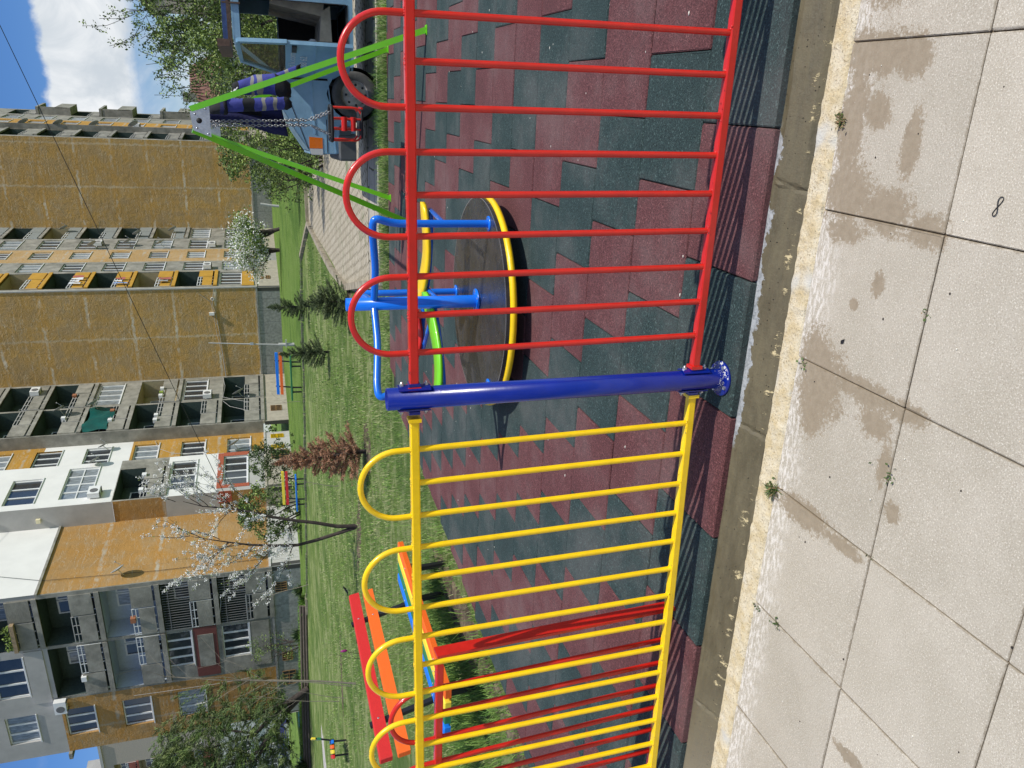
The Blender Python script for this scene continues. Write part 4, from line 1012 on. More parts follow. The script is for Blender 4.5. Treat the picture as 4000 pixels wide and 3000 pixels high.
# far fruit trees in blossom by the second block
def far_blossom(x, y, h, w, label, seed, white=.6):
    random.seed(seed); z = hz(x, y); r = empty('blossom_tree', (x, y, z), 0, label, 'tree', 'fruit trees in white blossom'); mb = MB(); tips = []
    for k in range(3): branch(mb, (x, y, z-.05), (random.uniform(-.35, .35), random.uniform(-.3, .3), 1), h*.42, .11, 2, tips, .75, .35, 4, .15)
    mb.build('trunk', BARK, r, (x, y, z)); mb = MB()
    for pts_, d in tips:
        for p in pts_[1:]:
            q = p+rv(.18)
            if q.z < z+h*.25: continue
            wt = white if random.random() < .8 else .1
            clump(mb, q, .42, 16, .13, (0, 1, 2), (wt, (1-wt)*.6, (1-wt)*.4))
    for _ in range(26):
        a = random.uniform(0, 6.28); rr = w*random.random()**.6; q = Vector((x+rr*math.cos(a), y+rr*math.sin(a), z+h*(.45+.5*random.random()*(1-rr/w*.6))))
        clump(mb, q, .5, 18, .12, (0, 1, 2), (white, (1-white)*.6, (1-white)*.4))
    mb.build('blossom_crown', [PETAL, LEAFY, LEAFM], r, (x, y, z))
far_blossom(-6.7, 46, 3.6, 1.3, 'low blossom tree at the foot of the third block, nearer the hedge', 3, .4)
far_blossom(-8.5, 49, 3.9, 1.5, 'low blossom tree at the foot of the third block, nearer the second block', 4, .75)
# small spruces on the lawn
def spruce(x, y, h, w, label, seed, mats=(NEED, NEEDL), name='spruce_tree', dens=1.0, grp='young conifers on the lawn', lean=0, top=.12):
    random.seed(seed); z = hz(x, y)-.02; r = empty(name, (x, y, z), 0, label, 'tree', grp); off = (x, y, z)
    tr = MB(); tr.tube([(x, y, z), (x+lean*.5, y, z+h*.5), (x+lean, y, z+h)], [.03*h/1.2, .02*h/1.2, .004], 7); tr.build('trunk', BARK, r, off)
    mb = MB(); nb = int(120*dens)
    for i in range(nb):
        t = (i+random.random())/nb; zz = z+h*(.06+.9*t); rad = w*(1-t)**.85*random.uniform(.65, 1.1)+.05*(1-t); a = random.uniform(0, 6.283)
        d = Vector((math.cos(a), math.sin(a), random.uniform(.0, .55)+t*.6)).normalized(); c0 = Vector((x+lean*t, y, zz)); L = rad
        mb.tube([c0, c0+d*L], [.006, .002], 3, 0, cap=False)
        steps = max(4, int(L/.022))
        for s in range(steps):
            q = c0+d*L*(s+1)/steps
            for k in range(5):
                nd = (d*.8+rv(.75)).normalized(); ln = random.uniform(.035, .065)*(h/1.3)**.5; sd_ = nd.cross(rv()).normalized()*.0075*(h/1.3)**.5
                mb.add([q-sd_, q+sd_, q+nd*ln], [(0, 1, 2)], 0 if random.random() < .72 else 1)
        if L > .25:
            for s in range(3):
                q = c0+d*L*random.uniform(.35, .85); d2 = (d+Vector((-d.y, d.x, 0))*random.choice((-1, 1))*.9).normalized(); L2 = L*.4
                for u in range(6):
                    q2 = q+d2*L2*u/6
                    for k in range(4):
                        nd = (d2*.8+rv(.75)).normalized(); ln = .045; sd_ = nd.cross(rv()).normalized()*.005
                        mb.add([q2-sd_, q2+sd_, q2+nd*ln], [(0, 1, 2)], 0 if random.random() < .72 else 1)
    for k in range(60):
        q = Vector((x+lean, y, z+h*random.uniform(.86, 1.0))); nd = rv(1); nd.z = abs(nd.z)*1.5+.5; nd.normalize(); sd_ = nd.cross(rv()).normalized()*.004
        mb.add([q-sd_, q+sd_, q+nd*.05], [(0, 1, 2)], 1)
    mb.build('foliage', list(mats), r, off)
    return r
spruce(-3.0, 13.35, 1.0, .52, 'small dark spruce behind the merry-go-round centre column', 11)
spruce(-5.72, 23.7, 1.35, .50, 'small spruce furthest out on the lawn near the lawn edging', 12)
spruce(-5.43, 17.7, 1.30, .46, 'small spruce on the open lawn in front of the blue and orange bench', 13)
spruce(-5.45, 11.4, 1.75, .56, 'dead conifer turned rusty brown beside the yellow fence panel', 14, (DEADN, DEADD), 'dead_conifer', 1.5, 'young conifers on the lawn', -.1)
# big drooping juniper-like conifer by block 1
random.seed(21)
cx, cy = -30.2, 32.0; cz = hz(cx, cy); jn = empty('juniper_tree', (cx, cy, cz), 0, 'large spreading dark green juniper in front of the left end of the nearest block', 'tree')
mb = MB(); oj2 = (cx, cy, cz)
for k in range(5): mb.tube([(cx+2.0, cy, cz), (cx+1.4-k*.2, cy+random.uniform(-.3, .3), cz+1.2), (cx+.6-.5*k, cy+random.uniform(-.8, .8), cz+2.8), (cx-.9*k+1, cy+random.uniform(-1, 1), cz+5.2)], [.16, .12, .08, .02], 7)
mb.build('trunk', BARK, jn, oj2)
mb = MB()
def inb(x_, z_):
    # outline in the x-height plane, relative to the base
    t = z_
    lo = -3.8+max(0, t-6.3)*.9; hi = 3.2-abs(t-3.0)*.22-max(0, t-4.6)*.75
    return lo, hi
for k in range(900):
    zz = random.uniform(1.1, 7.6); lo, hi = inb(0, zz)
    if lo >= hi: continue
    xx = random.uniform(lo, hi); yy = random.gauss(0, 1.0)
    if xx > 1.6 and random.random() < .35: continue
    c = Vector((cx+xx, cy+yy, cz+zz)); d = Vector((random.uniform(-1, -.1), random.uniform(-.5, .3), random.uniform(-.35, .75))).normalized(); L = random.uniform(.4, .95)
    md_ = random.random(); mt = 0 if md_ < .4 else (1 if md_ < .8 else 2)
    for s in range(52):
        t = random.random(); q = c+d*L*t+rv(.10*(1.1-t)); nd = (d+rv(.30)).normalized(); sd_ = nd.cross(rv()).normalized()*.020
        ln = random.uniform(.12, .26); mb.add([q-sd_, q+sd_, q+nd*ln], [(0, 1, 2)], mt if random.random() < .8 else random.randint(0, 2))
for k in range(90):
    c = Vector((cx+random.uniform(-3.4, -1.6), cy+random.gauss(0, .8), cz+random.uniform(1.6, 5.2)))
    for s in range(34):
        t = random.random(); q = c+Vector((0, 0, -.9*t))+rv(.07); sd_ = rv().normalized()*.015; mb.add([q-sd_, q+sd_, q+Vector((random.gauss(0, .03), 0, -.15))], [(0, 1, 2)], 0)
mb.build('foliage', [NEED, pmat('juniper_green', (.085, .14, .03), .7, var=.4, vscale=1.5), pmat('juniper_pale', (.14, .18, .05), .7, var=.3, vscale=1.5)], jn, oj2)
# dense evergreen shrub against block 1
def bush(x, y, w, h, n_, label, seed, mats, wts, sz=.09, name='shrub', grp='shrubs at the foot of the blocks', dep=None, openness=.0, zb=0, stems=4):
    random.seed(seed); z = hz(x, y)+zb; r = empty(name, (x, y, z), 0, label, 'shrub', grp); st = MB(); tips = []
    for k in range(stems): branch(st, (x+random.uniform(-.2, .2)*w, y, z-.05), (random.uniform(-.6, .6), random.uniform(-.4, .4), 1), h*.5, .022*h/1.5, 2, tips, .7, .3, 3, .1, minr=.004)
    st.build('stems', BARK, r, (x, y, z)); mb = MB(); dep = dep or w*.7
    for k in range(n_):
        a = random.uniform(0, 6.283); q = random.random()**.5; ph = random.random()**.7
        kx = w*q*math.cos(a)*math.sqrt(max(0, 1-(ph*.95)**2.2)); ky = dep*q*math.sin(a)*math.sqrt(max(0, 1-(ph*.95)**2.2))
        c = Vector((x+kx, y+ky, z+h*ph))
        if noise.noise(c*2.2/max(w, .5)) < -.22-(.0-openness): continue
        clump(mb, c, random.uniform(.10, .2)*max(1, h/2.2), 22, sz, tuple(range(len(mats))), wts)
    mb.build('foliage', mats, r, (x, y, z)); return r
bush(-19.0, 34.6, 1.9, 2.9, 330, 'tall dark green shrub between the blossom tree and the plinth of the nearest block', 31, [LEAFM, LEAFD, LEAFY], (.5, .35, .15), .12)
bush(-17.2, 36.6, 1.5, 2.3, 200, 'darker evergreen shrub behind the yellow and red bench', 32, [LEAFD, NEED, LEAFM], (.5, .3, .2), .11)
bush(-27.0, 34.2, 1.0, 3.2, 110, 'thin young shrub in front of the ground floor window of the nearest block', 33, [LEAFM, LEAFY, LEAFD], (.5, .3, .2), .08, openness=.1)
# hedge and wild shrubs behind the van
bush(-.55, 17.4, .75, 2.0, 190, 'leafy shrub in front of the van nose', 34, [LEAFY, LEAFM, LEAFD], (.45, .35, .2), .065, grp='wild hedge behind the van')
bush(.35, 18.3, 1.0, 2.4, 260, 'bright green shrub behind the van bonnet', 35, [LEAFY, LEAFM, LEAFD], (.5, .35, .15), .065, grp='wild hedge behind the van')
bush(-1.3, 20.8, 1.0, 1.5, 170, 'low sparse shrub at the end of the cobbled drive', 36, [LEAFM, LEAFY, LEAFD], (.45, .25, .3), .07, grp='wild hedge behind the van', openness=.05)
bush(1.6, 16.2, 1.1, 2.7, 330, 'dense shrub seen through the van windows', 37, [LEAFY, LEAFM, LEAFD], (.4, .35, .25), .065, grp='wild hedge behind the van')
bush(3.3, 16.4, 1.3, 2.9, 330, 'dense shrub behind the roof rack of the van', 38, [LEAFY, LEAFM, LEAFD], (.4, .35, .25), .07, grp='wild hedge behind the van')
bush(-1.1, 25.5, 1.3, 2.4, 170, 'bushes beyond the end of the cobbled drive', 39, [LEAFM, LEAFY, LEAFD], (.4, .3, .3), .09, grp='wild hedge behind the van')
# tall budding trees against the sky behind the van
def tall_tree(x, y, h, label, seed, dir0, n_leaf=10, dens=.5, w=1.0):
    random.seed(seed); z = hz(x, y); r = empty('budding_tree', (x, y, z), 0, label, 'tree', 'budding trees behind the van'); mb = MB(); tips = []
    for k in range(4): branch(mb, (x+random.uniform(-.3, .3), y, z), (random.uniform(-.35, .35)*w+dir0, random.uniform(-.3, .3), 1), h*.5, .07, 3, tips, .62, .30, 3, .22, minr=.006)
    mb.build('trunk', BARK, r, (x, y, z)); mb = MB()
    for pts_, d in tips:
        for p in pts_[::2] if len(pts_) > 5 else pts_:
            if random.random() < dens or p.z < z+h*.38: clump(mb, p+rv(.05), .13, n_leaf, .075, (0, 1, 2), (.35, .4, .25))
    for k in range(int(330*w)):
        q = Vector((x+random.gauss(0, .6*w), y+random.gauss(0, .5), z+.6+(h*.66-.6)*random.random()**1.3))
        if noise.noise(q*1.3) > -.12: clump(mb, q, .22, 26, .08, (0, 1, 2), (.35, .4, .25))
    mb.build('foliage', [LEAFY, LEAFM, LEAFD], r, (x, y, z))
tall_tree(1.75, 21.5, 4.2, 'budding tree with loose twigs against the cloud, left of the roof rack', 41, -.03, 10, .55, .8)
tall_tree(2.9, 21.0, 4.3, 'budding tree right behind the roof rack', 42, -.02, 12, .6, 1.0)
tall_tree(3.9, 22.5, 4.8, 'budding tree in front of the grey gable at the edge of the frame', 43, 0, 12, .7, 1.2)
# bare saplings
def sapling(x, y, h, lean, label, r0_=.014, kids=3, seed=1, m_=BARKL):
    random.seed(seed); z = hz(x, y); r = empty('bare_sapling', (x, y, z), 0, label, 'sapling', 'bare saplings on the lawn'); mb = MB(); p = []
    for i in range(9): t = i/8; p.append((x+lean*t+.03*math.sin(t*7+x), y+.02*math.cos(t*5), z+h*t))
    mb.tube(p, [max(.003, r0_*(1-.85*i/8)) for i in range(9)], 6); mb.build('stem', m_, r, (x, y, z)); mb = MB(); tips = []
    for k in range(kids):
        i = random.randint(3, 7); branch(mb, p[i], (random.uniform(-.8, .8), 0, 1), h*.28, r0_*.35, 1, tips, .5, .3, 2, .1, minr=.0025)
    mb.build('twigs', m_, r, (x, y, z))
sapling(-13.0, 13.9, 4.3, 1.1, 'tall bare sapling leaning right, thickest of the group in front of the juniper', .026, 6, 51)
sapling(-13.9, 14.9, 2.7, .8, 'bare sapling just left of the thickest one', .013, 3, 52)
sapling(-15.6, 16.4, 2.2, .9, 'thin bare sapling between the two taller ones', .010, 2, 53)
sapling(-17.3, 18.2, 2.6, .8, 'bare sapling furthest left in front of the juniper', .012, 3, 54)
sapling(-10.2, 11.3, .85, .25, 'dark twig of a young sapling behind the near bench', .006, 2, 55, BARK)
sapling(-21.0, 30.6, 2.6, -.5, 'thin pale sapling in front of the barred ground floor loggia', .016, 4, 56)
sapling(-8.75, 16.5, 1.55, .35, 'thin stake-like sapling in front of the yellow and red bench', .010, 2, 57)
sapling(-11.6, 30.2, 1.7, .1, 'bare sapling left of the blue and orange bench', .010, 3, 58)
# magenta bud on a bare twig behind the near bench
bd = empty('magnolia_sapling', (-8.2, 9.0, .05), 0, 'thin twig with a single magenta bud behind the near bench', 'sapling'); mb = MB()
mb.tube([(-8.2, 9.0, .05), (-8.22, 9.0, .4), (-8.18, 9, .62), (-8.12, 9, .76)], [.007, .006, .004, .003], 5); mb.build('twig', BARK, bd, (-8.2, 9, .05))
mb = MB(); mb.ball((-8.09, 9.0, .82), .03, 8, 0, .8, .8, 2.0); mb.build('bud', pmat('magenta_petal', (.28, .01, .16), .5), bd, (-8.2, 9, .05))
# yuccas
YUC = [pmat('yucca_leaf', (.045, .09, .035), .5, var=.3), pmat('yucca_leaf_pale', (.16, .20, .10), .5, var=.3)]
def yucca(x, y, r_, n_, label, seed):
    random.seed(seed); z = hz(x, y); mb = MB()
    for _ in range(n_):
        a = random.uniform(0, 6.283); e = random.uniform(.05, 1.45); L = r_*random.uniform(.7, 1.1); w = .022*r_/.5
        d = Vector((math.cos(a)*math.cos(e), math.sin(a)*math.cos(e), math.sin(e))); s = d.cross(Vector((0, 0, 1))).normalized()*w; c = Vector((x, y, z+.12*r_/.5)); m_ = 0 if random.random() < .7 else 1
        mb.add([c-s*.7, c+s*.7, c+d*L*.6+s-Vector((0, 0, .02)), c+d*L*.6-s-Vector((0, 0, .02)), c+d*L-Vector((0, 0, .08*L))], [(0, 1, 2, 3), (3, 2, 4)], m_)
    o = mb.build('yucca', YUC); tag(o, label, 'plant', 'yuccas at the foot of the nearest block')
yucca(-22.6, 32.6, .62, 190, 'yucca beside the pale corner of the plinth', 61); yucca(-25.9, 33.4, .70, 200, 'yucca below the barred ground floor loggia', 62); yucca(-28.9, 33.8, .68, 190, 'dark yucca at the right foot of the juniper', 63); yucca(-33.9, 32.6, .8, 220, 'grey-green yucca-like bush at the left of the juniper', 64)
# iris/ground-cover strip and log border under block 1
random.seed(70); mb = MB()
for _ in range(9000):
    t = random.random(); X = -23.2-t*17; Y = 32.6+t*1.9+random.gauss(0, .28); z = hz(X, Y); h = random.uniform(.18, .42)*(1+.5*t); a = random.uniform(0, 6.28); w = .03
    dx, dy = math.cos(a)*w, math.sin(a)*w; lx, ly = random.gauss(0, .12), random.gauss(0, .12)
    mb.add([(X-dx, Y-dy, z), (X+dx, Y+dy, z), (X+lx+dx*.6, Y+ly+dy*.6, z+h*.7), (X+lx-dx*.6, Y+ly-dy*.6, z+h*.7), (X+lx*1.8, Y+ly*1.8, z+h)], [(0, 1, 2, 3), (3, 2, 4)], 0 if random.random() < .7 else 1)
o = mb.build('ground_cover', [pmat('iris_leaf', (.13, .26, .03), .6, var=.3), LEAFM]); o['kind'] = 'stuff'
LOG = pmat('weathered_logs', (.12, .095, .075), .95, var=.4, vscale=4, bump=.6, bscale=10, stretch=(1, 6, 6))
mb = MB()
lp_ = [(-22.9, 31.6), (-26, 31.95), (-30, 32.3), (-35, 32.7), (-42, 33.4)]
for p, q in zip(lp_, lp_[1:]):
    for k, zz in enumerate((.06, .19, .32)):
        mb.tube([(p[0], p[1]+.04*k, hz(*p)+zz), ((p[0]+q[0])/2, (p[1]+q[1])/2+.04*k, hz((p[0]+q[0])/2, (p[1]+q[1])/2)+zz+random.uniform(-.01, .01)), (q[0], q[1]+.04*k, hz(*q)+zz)], .066, 8)
tag(mb.build('log_border', LOG), 'stacked grey log edging along the planting under the nearest block', 'log edging')
mb = MB(); mb.box(-23.2, -22.3, 31.3, 31.55, hz(-23, 31.5), hz(-23, 31.5)+.1); tag(mb.build('stone_block', EDGE), 'pale stone block at the right end of the log edging', 'stone')
# weeds growing out of the paving joints
def weed(x, y, n_, h, label, seed, dry=.2):
    random.seed(seed); mb = MB()
    for _ in range(n_):
        a = random.uniform(0, 6.28); e = random.uniform(.15, 1.3); L = h*random.uniform(.5, 1.1); d = Vector((math.cos(a)*math.cos(e), math.sin(a)*math.cos(e), math.sin(e))); s = d.cross(Vector((0, 0, 1))).normalized()*.0016; c = Vector((x+random.gauss(0, .008), y+random.gauss(0, .008), .0))
        m_ = 1 if random.random() < dry else 0
        mb.add([c-s, c+s, c+d*L*.6+s, c+d*L*.6-s, c+d*L-Vector((0, 0, L*.2))], [(0, 1, 2, 3), (3, 2, 4)], m_)
    for _ in range(n_//3): leafquad(mb, (x+random.gauss(0, .018), y+random.gauss(0, .018), random.uniform(.003, .012)), .012, 0, .8)
    tag(mb.build('weed', [pmat('weed_leaf', (.075, .12, .03), .6, var=.3), pmat('dry_weed', (.30, .20, .10), .8)]), label, 'weed', 'weeds in the paving joints')
weed(.955, -.315, 40, .035, 'reddish withered weed in the cement strip by the red fence panel', 81, .6)
weed(-.335, -.30, 100, .05, 'largest green weed tuft at the kerb below the yellow fence panel', 82, .25)
weed(.165, -.34, 14, .012, 'tiny weed at the kerb end of the joint near the blue post', 83, .1)
weed(-.32, -.80+.0, 5, .008, 'speck of weed at a slab corner', 84, .1); weed(-.04, -.803, 16, .014, 'small green weed on the long joint by the damp patches', 85, .1)
weed(-.83, -.33, 14, .012, 'small weed in the joint nearest the lower yellow rail', 86, .1); weed(-.82, -.45, 18, .014, 'small leafy weed halfway along the second cross joint', 87, .1); weed(.47, -.803, 8, .010, 'tiny weed on the long joint below the red panel', 88, .1)
# small litter and pebbles on slabs and rubber
random.seed(90); mb = MB()
for _ in range(70): mb.ball((random.uniform(-2.2, 1.5), random.uniform(-1.3, -.2), .001), random.uniform(.0012, .0035), 5, random.choice((0, 0, 1)), 1.4, 1, .6)
for _ in range(70): mb.ball((random.uniform(-2.8, 1.6), random.uniform(0, 6), TZ), random.uniform(.003, .006), 5, 1, 1.8, .8, .4)
o = mb.build('grit', [pmat('dark_grit', (.04, .03, .025), .9), pmat('pale_grit', (.75, .72, .62), .9)]); o['kind'] = 'stuff'
HB = (.775, -.945); mb = MB(); mb.tube([(HB[0]+.024*math.sin(2*math.pi*i/36), HB[1]+.006*math.sin(4*math.pi*i/36)-.02*math.sin(2*math.pi*i/36)*.3, .003+.001*math.cos(2*math.pi*i/36)) for i in range(36)], .0012, 6, closed=True); tag(mb.build('hair_elastic', BLACKR), 'thin dark hair elastic twisted into a loop on the pavement', 'hair elastic')
mb = MB(); mb.add([(.283, -.497, .002), (.29, -.51, .004), (.305, -.512, .003), (.296, -.498, .005)], [(0, 1, 2, 3)]); tag(mb.build('dark_leaf_scrap', BLACKR), 'small black curled leaf scrap on a slab', 'leaf')
bird = empty('magpie', (-10.7, 14.6, hz(-10.7, 14.6)), 0, 'small black and white bird on the grass beyond the near bench', 'bird')
mb = MB(); z0 = .03
V_ = [(-.17, 0, .05, .006, .010), (-.08, 0, .065, .018, .014), (-.03, 0, .075, .034, .034), (.02, 0, .09, .042, .044), (.06, 0, .115, .032, .034), (.085, 0, .14, .022, .024), (.105, 0, .152, .020, .020), (.125, 0, .150, .008, .008), (.15, 0, .145, .002, .002)]
Vv = []
for (a, b, c, ry, rz) in V_:
    for k in range(10): an = 2*math.pi*k/10; Vv.append((-10.7+a, 14.6+ry*math.cos(an), hz(-10.7, 14.6)+c+rz*math.sin(an)))
F = [(i*10+k, i*10+(k+1) % 10, (i+1)*10+(k+1) % 10, (i+1)*10+k) for i in range(8) for k in range(10)]
for fi, f in enumerate(F): pass
mb.v = Vv
for i in range(8):
    for k in range(10): mb.f.append(F[i*10+k]); mb.m.append(1 if (i in (2, 3) and (k > 5 or k in (0, 1))) else 0); mb.sm.append(True)
zb_ = hz(-10.7, 14.6)
for s in (-1, 1): mb.tube([(-10.69, 14.6+s*.015, zb_+.07), (-10.68, 14.6+s*.015, zb_)], .003, 4)
mb.build('body', [BLACKM, WHITEP], bird, (-10.7, 14.6, zb_))
# ================================================================ BUILDINGS (frame turned -4.5 degrees; root objects at the origin carry the turn)
BR = R_(-4.5)
def FSo(V0): return lambda s, z, d=0: (s, V0-d, z)
def FEa(U0): return lambda s, z, d=0: (U0+d, s, z)
def fbox(mb, F, s0, s1, z0, z1, d0, d1, mat=0): mb.box(s0, s1, d0, d1, z0, z1, mat, lambda a, b, c: F(a, c, b))
def wall(mb, F, s0, s1, z0, z1, holes, mat=0, rmat=None):
    S = sorted({s0, s1} | {min(max(h[0], s0), s1) for h in holes} | {min(max(h[1], s0), s1) for h in holes}); Z = sorted({z0, z1} | {min(max(h[2], z0), z1) for h in holes} | {min(max(h[3], z0), z1) for h in holes})
    for a, b in zip(S, S[1:]):
        for c, d in zip(Z, Z[1:]):
            m = ((a+b)/2, (c+d)/2)
            if any(h[0] < m[0] < h[1] and h[2] < m[1] < h[3] for h in holes): continue
            mb.quad(F(a, c), F(b, c), F(b, d), F(a, d), mat)
    for h in holes:
        if h[1] <= s0 or h[0] >= s1 or h[3] <= z0 or h[2] >= z1: continue
        a, b, c, d, D = h[:5]; rm = mat if rmat is None else rmat
        mb.quad(F(a, c), F(b, c), F(b, c, -D), F(a, c, -D), rm); mb.quad(F(a, d), F(b, d), F(b, d, -D), F(a, d, -D), rm)
        mb.quad(F(a, c), F(a, d), F(a, d, -D), F(a, c, -D), rm); mb.quad(F(b, c), F(b, d), F(b, d, -D), F(b, c, -D), rm)
def window(par, F, s0, s1, z0, z1, dep, n_=3, glass=None, fr=None, bars=None, split=None, off=None):
    fr = fr or WFRAME; glass = glass or GLASS; t = .07; mb = MB()
    fbox(mb, F, s0, s1, z0, z0+t, -dep-.05, -dep+.03); fbox(mb, F, s0, s1, z1-t, z1, -dep-.05, -dep+.03)
    fbox(mb, F, s0, s0+t, z0+t, z1-t, -dep-.05, -dep+.028); fbox(mb, F, s1-t, s1, z0+t, z1-t, -dep-.05, -dep+.028)
    for k in range(1, n_):
        s = s0+(s1-s0)*k/n_; fbox(mb, F, s-.05, s+.05, z0+t, z1-t, -dep-.05, -dep+.025)
    if split: fbox(mb, F, s0+t, s1-t, z0+(z1-z0)*split-.03, z0+(z1-z0)*split+.03, -dep-.05, -dep+.022)
    fbox(mb, F, s0-.05, s1+.05, z0-.05, z0-.002, -dep, .05)
    w = mb.build('window', fr, par); w.parent = par
    mb = MB(); mb.quad(F(s0+t, z0+t, -dep-.02), F(s1-t, z0+t, -dep-.02), F(s1-t, z1-t, -dep-.02), F(s0+t, z1-t, -dep-.02)); mb.build('pane', glass, w)
    return w
gcyc = 0
def gl():
    global gcyc; gcyc += 1
    return (GLASS, GLASSL, GLASS, GLASS, GLASSL)[gcyc % 5]
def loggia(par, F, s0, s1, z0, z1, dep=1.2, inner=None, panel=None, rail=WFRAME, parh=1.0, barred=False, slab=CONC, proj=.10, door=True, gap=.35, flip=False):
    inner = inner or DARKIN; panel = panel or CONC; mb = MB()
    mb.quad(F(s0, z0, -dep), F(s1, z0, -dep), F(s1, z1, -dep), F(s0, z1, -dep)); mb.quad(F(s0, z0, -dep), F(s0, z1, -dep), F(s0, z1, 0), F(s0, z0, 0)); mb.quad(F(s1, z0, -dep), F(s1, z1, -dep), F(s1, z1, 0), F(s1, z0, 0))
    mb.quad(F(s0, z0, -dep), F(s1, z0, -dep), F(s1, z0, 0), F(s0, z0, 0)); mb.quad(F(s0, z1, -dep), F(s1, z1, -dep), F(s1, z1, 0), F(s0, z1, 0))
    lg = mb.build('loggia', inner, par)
    if door:
        m2 = MB(); a = s0+(s1-s0)*.30; b = s0+(s1-s0)*.72; 
        for (p, q, zb, zt) in ((a, a+.85, z0+.1, z0+2.2), (a+.9, b+.3, z0+.95, z0+2.2)):
            fbox(m2, F, p, q, zb, zt, -dep+.005, -dep+.05, 0); fbox(m2, F, p+.09, q-.09, zb+.1, zt-.09, -dep+.05, -dep+.06, 1)
        m2.build('loggia_window', [WFRAME, gl()], lg)
    m3 = MB(); fbox(m3, F, s0-.04, s1+.04, z0-.14, z0+.10, -.1, proj); m3.build('slab_edge', slab, par)
    zb = z0+.22; W_ = s1-s0; w1 = W_*.42; m4 = MB()
    if flip: spans = [(s0, s0+w1, zb, z0+parh+.12), (s0+w1+.08, s1, zb, z0+parh-.18)]
    else: spans = [(s1-w1, s1, zb, z0+parh+.12), (s0, s1-w1-.08, zb, z0+parh-.18)]
    for (a, b, c, d) in spans: fbox(m4, F, a, b, c, d, .0, .075)
    fbox(m4, F, s0-.02, s0+.04, z0+.1, z0+parh, 0, .03); fbox(m4, F, s1-.04, s1+.02, z0+.1, z0+parh, 0, .03)
    m4.build('parapet', panel, par)
    m5 = MB()
    a, b = (spans[1][0], spans[1][1])
    for zz in (z0+parh-.04, z0+parh+.14): m5.obox(F(a, zz, .04), F(b, zz, .04), .04, .04)
    for k in range(4): s = a+(b-a)*k/3; m5.obox(F(s, z0+.15, .045), F(s, z0+parh+.14, .045), .035, .035, 0, (0, 1, .01))
    m5.build('railing', rail, par)
    if barred:
        m6 = MB(); k = int(W_/.16)
        for i in range(k+1): s = s0+W_*i/k; m6.obox(F(s, z0+parh, .05), F(s, z1-.05, .05), .022, .022, 0, (1, 1, .01))
        for zz in (z0+parh+.1, z1-.35): m6.obox(F(s0, zz, .05), F(s1, zz, .05), .03, .03)
        m6.build('window_bars', pmat('grey_steel_bars', (.16, .16, .16), .5), par)
    return lg
def dish(par, F, s, z, d=.35, r=.42, az=-40):
    az = 22+(s*37 % 9); r *= .86
    mb = MB(); c = Vector(F(s, z, d)); ax = Vector((math.cos(R_(az)), math.sin(R_(az)), .55)).normalized()
    prof = [(r*k/6, -.10*r/.42*(1-(k/6)**2)) for k in range(7)]; mb.lathe(c, [(max(a, .001), b) for a, b in prof]+[(r, .012), (r*.9, -.005)], 20, 0, axis=ax)
    tip = c+ax*.42+Vector((0, 0, -.12)); mb.tube([c+Vector((0, 0, -r*.95)), c+ax*.25+Vector((0, 0, -r*.7)), tip], .012, 5, 1); mb.ball(tip, .045, 6, 0)
    mb.tube([c-ax*.08, Vector(F(s, z-.3, 0.02))], .02, 5, 1); mb.build('satellite_dish', [pmat('dish_grey', (.36, .36, .34), .6), GALV], par)
def aircon(par, F, s, z, w=.8, h=.55, dd=.30):
    mb = MB(); fbox(mb, F, s-w/2, s+w/2, z, z+h, .08, .08+dd, 0); u = Vector(F(0, 0, 1))-Vector(F(0, 0, 0))
    mb.lathe(F(s-.08, z+h/2, .08+dd), [(.21, 0), (.21, .012), (.18, .012), (.0001, .006)], 18, 1, axis=u)
    for q in (-.3, .3): fbox(mb, F, s+q-.02, s+q+.02, z-.05, z-.002, 0, dd+.1, 1)
    ac = mb.build('air_conditioner', [WHITEP, pmat('fan_grille', (.14, .14, .14), .5)], par)
FL = [2.46+2.8*k for k in range(0, 10)]
PLM = pmat('grey_plinth_blocks', (.30, .30, .29), .92, var=.25, vscale=6, bump=.5, bscale=22); PLD = pmat('pebbledash_plinth_light', (.50, .49, .46), .92, var=.25, vscale=30, bump=.5, bscale=30)
PLB = pmat('beige_plinth', (.40, .36, .29), .9, var=.15, vscale=3)
def plinth(par, F, s0, s1, mat, z0=-.5, bw=.92, vents=(), vm=None):
    mb = MB(); k = max(1, round((s1-s0)/bw)); w = (s1-s0)/k
    for i in range(k): fbox(mb, F, s0+i*w+.008, s0+(i+1)*w-.008, z0, 2.34, -.2, -.012, 0)
    fbox(mb, F, s0, s1, z0, 2.33, -.3, -.04, 1); fbox(mb, F, s0, s1, 2.34, 2.46, -.2, .035, 0)
    mb.build('plinth', [mat, pmat('plinth_joint', (.06, .06, .055), .9)], par)
    for (a, b, c, d) in vents:
        m2 = MB(); fbox(m2, F, a, b, c, d, -.011, .01, 0)
        for j in range(5): s = a+(b-a)*j/4; fbox(m2, F, s-.015, s+.015, c, d, .01, .03, 1)
        for j in range(3): z = c+(d-c)*j/2; fbox(m2, F, a, b, z-.015, z+.015, .01, .031, 1)
        m2.build('cellar_grille', [BLACKM, vm or pmat('rusty_grille', (.35, .20, .08), .8)], par)
